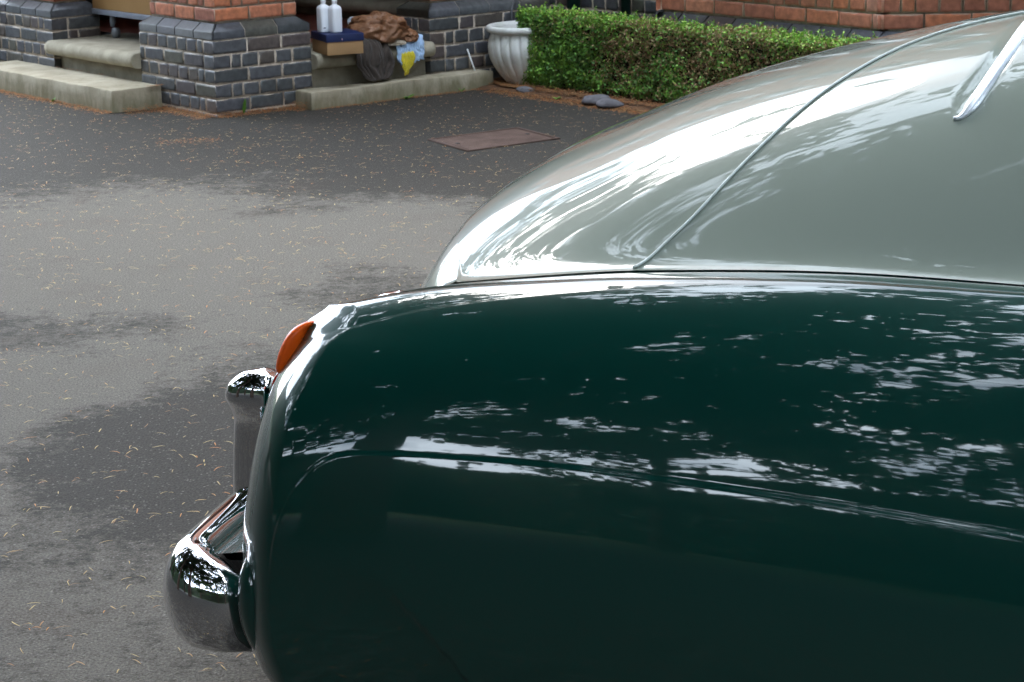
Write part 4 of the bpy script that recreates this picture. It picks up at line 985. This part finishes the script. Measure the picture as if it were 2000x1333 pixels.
def tree(x, y, h, spread, label, kind='cedar', z0=.22, n_l=26, leaves=26000, seed=1, trunk=.35, size=.10):
    R_ = np.random.default_rng(seed); root = empty('cedar_tree' if kind == 'cedar' else 'garden_tree', (x, y, 0), label, 'tree', 'garden trees')
    k = 9; tp = [(x+.25*mnoise.noise(Vector((seed, i*.6, 0)))*i*.4, y+.25*mnoise.noise(Vector((i*.6, seed, 0)))*i*.4, h*.93*i/(k-1)) for i in range(k)]
    limbs_mesh('trunk', [(tp, [trunk*(1.12 if i == 0 else 1)*(1-.85*i/(k-1)) for i in range(k)])], bark, root, 12)
    L_ = []; C = []; NN = []; T = []; S = []
    for i in range(n_l):
        f = z0+(1-z0)*(i+.5*R_.random())/n_l; a = i*2.4+R_.random(); zz = h*f*.93
        j = min(k-2, int(f*(k-1))); q_ = f*(k-1)-j; b0 = Vector(tp[j]).lerp(Vector(tp[min(j+1, k-1)]), q_)
        if kind == 'cedar': ln = spread*(1-.78*max(0, f-.25)/.75)*(.65+.5*R_.random()); rise = .10+.25*R_.random()
        else: ln = spread*math.sin(math.pi*min(1, .18+.82*f))*(.7+.4*R_.random()); rise = .35+.4*R_.random()
        d_ = Vector((math.cos(a), math.sin(a), 0)); pts = [b0]
        m_ = 6
        for s_ in range(1, m_+1):
            t_ = s_/m_; w_ = Vector((mnoise.noise(Vector((i, s_*.7, seed))), mnoise.noise(Vector((s_*.7, i, seed))), 0))*ln*.12*t_
            pts.append(b0+d_*ln*t_+w_+Vector((0, 0, ln*rise*(t_-.55*t_*t_))))
        L_.append((pts, [trunk*.32*(1-f*.5)*(1-.88*s_/m_) for s_ in range(m_+1)]))
        nb = 5 if kind == 'cedar' else 6
        tips = []
        for s_ in range(2, m_+1):
            for sg in (-1, 1):
                if R_.random() < .15: continue
                side = Vector((-d_.y, d_.x, 0))*sg; l2 = ln*(.22+.25*R_.random())*(1.1-.5*s_/m_)
                e_ = pts[s_]+(side+d_*.6).normalized()*l2+Vector((0, 0, l2*(.05 if kind == 'cedar' else .4)))
                mid = (pts[s_]+e_)/2+Vector((0, 0, l2*.06)); L_.append(([pts[s_], mid, e_], [.035, .022, .008])); tips += [mid, e_]
            tips.append(pts[s_])
        for p_ in tips: C.append(p_)
    tips = np.array([tuple(c) for c in C]); per = max(1, leaves//len(tips))
    idx = np.repeat(np.arange(len(tips)), per); n = len(idx)
    rad_ = spread*.14 if kind == 'cedar' else spread*.17
    u_ = R_.normal(size=(n, 3)); u_ /= np.linalg.norm(u_, axis=1)[:, None]; u_ *= (R_.random(n)**.45)[:, None]*rad_*(.6+.8*R_.random(len(tips)))[idx][:, None]
    u_[:, 2] *= .26 if kind == 'cedar' else .7
    P_ = tips[idx]+u_; tn = np.clip(R_.random(len(tips))[idx]*.6+R_.random(n)*.4, 0, 1)
    gp = np.array([mnoise.noise(Vector(p*.42))+.30*mnoise.noise(Vector(p*1.3)) for p in P_]); kp = gp > ((.01 if x < -4 else .075) if y > -5 else .17)
    nr = R_.normal(size=(n, 3)); nr[:, 2] += 1.2 if kind == 'cedar' else .5
    quads('crown', P_[kp], (size*1.3*(.5+R_.random(n)))[kp], nr[kp], tn[kp], M['pine_leaf' if kind == 'cedar' else 'oak_leaf'], root)
    limbs_mesh('branches', L_, bark, root, 5)
    return root
tree(3.4, -6.0, 16, 7.6, 'tall dark cedar behind the camera, its limbs reaching over the car', 'cedar', .22, 44, 90000, 3, .34, .12)
tree(-5.2, .2, 18, 7.8, 'cedar behind the camera on the left, limbs spreading over the driveway', 'cedar', .30, 42, 84000, 5, .4, .12)
tree(10.5, -4.5, 13, 6.5, 'cedar behind the camera on the right', 'cedar', .18, 26, 36000, 8, .38, .13)
tree(-10.5, -1.0, 13, 6.5, 'broad leafy tree far left of the driveway', 'broad', .16, 26, 40000, 12, .3, .13)
tree(6.5, -13, 15, 7.0, 'cedar further back behind the lawn', 'cedar', .12, 26, 30000, 15, .4, .17)
tree(-1.5, -12, 15, 7.0, 'broad tree further back in the middle of the lawn', 'broad', .12, 26, 34000, 17, .35, .16)
tree(-9.5, -12, 14, 6.5, 'broad tree further back behind the left lawn', 'broad', .12, 26, 30000, 19, .35, .16)
tree(-6.2, 3.2, 16, 7.0, 'unseen cedar left of the driveway, added to narrow the sky mirrored in the car', 'cedar', .28, 30, 50000, 31, .4, .12)  # added out of view so its limbs cover sky mirrored in the lid
tree(-6.6, 8.6, 17, 6.6, 'unseen cedar near the left corner of the house, added to darken the lid reflection', 'cedar', .30, 30, 52000, 41, .38, .12)  # added out of view; its crown darkens the lower lid reflection
tree(8.6, 2.6, 16, 7.0, 'unseen cedar beyond the front of the car, added to narrow the mirrored sky', 'cedar', .28, 30, 50000, 37, .4, .12)  # added out of view to extend the mirrored canopy on the right
tree(17.0, 2.0, 12, 6.0, 'broad tree beyond the front of the car', 'broad', .12, 24, 28000, 23, .3, .14)
tree(-12.5, 7.0, 12, 6.5, 'unseen broad tree left of the house, placed to block sky mirrored in the wing', 'broad', .06, 28, 40000, 27, .3, .14)  # placed out of view, low crown blocks the bright streak on the wing tail
# unseen hedge far behind, raised to keep low sky out of the paint
bh = empty('unseen_screen_hedge', (0, -19, 0), 'long dark unseen hedge behind the camera, raised to block low sky in the reflections', 'hedge')
n = 56000; X = rng.uniform(-26, 40, n); Z = rng.random(n)*6.2; Y = -19+rng.normal(size=n)*.15; tp_ = rng.random(n) < .25; Z = np.where(tp_, 6.2, Z); Y = np.where(tp_, -19-rng.random(n)*1.2, Y)
quads('leaves', np.stack([X, Y, Z], 1), .11+.08*rng.random(n), rng.normal(size=(n, 3))*.6+np.array([0, 1, .3]), rng.random(n), M['pine_leaf'], bh)
box('branches', (-26, -20.2, 0), (66, 0, 0), (0, 1.15, 0), (0, 0, 6.0), bark, bh)

sh_ = empty('unseen_screen_hedge', (-24, 0, 0), 'long dark unseen hedge on the left, added to block low sky in the reflections', 'hedge')  # added side hedge, hides the low sky strip mirrored in the wing
n = 44000; Y = rng.uniform(-19, 34, n); Z = rng.random(n)*6.2; X = -24+rng.normal(size=n)*.15
quads('leaves', np.stack([X, Y, Z], 1), .12+.08*rng.random(n), rng.normal(size=(n, 3))*.6+np.array([1, 0, .3]), rng.random(n), M['pine_leaf'], sh_)
box('branches', (-25.2, -19, 0), (1.1, 0, 0), (0, 53, 0), (0, 0, 6.0), bark, sh_)
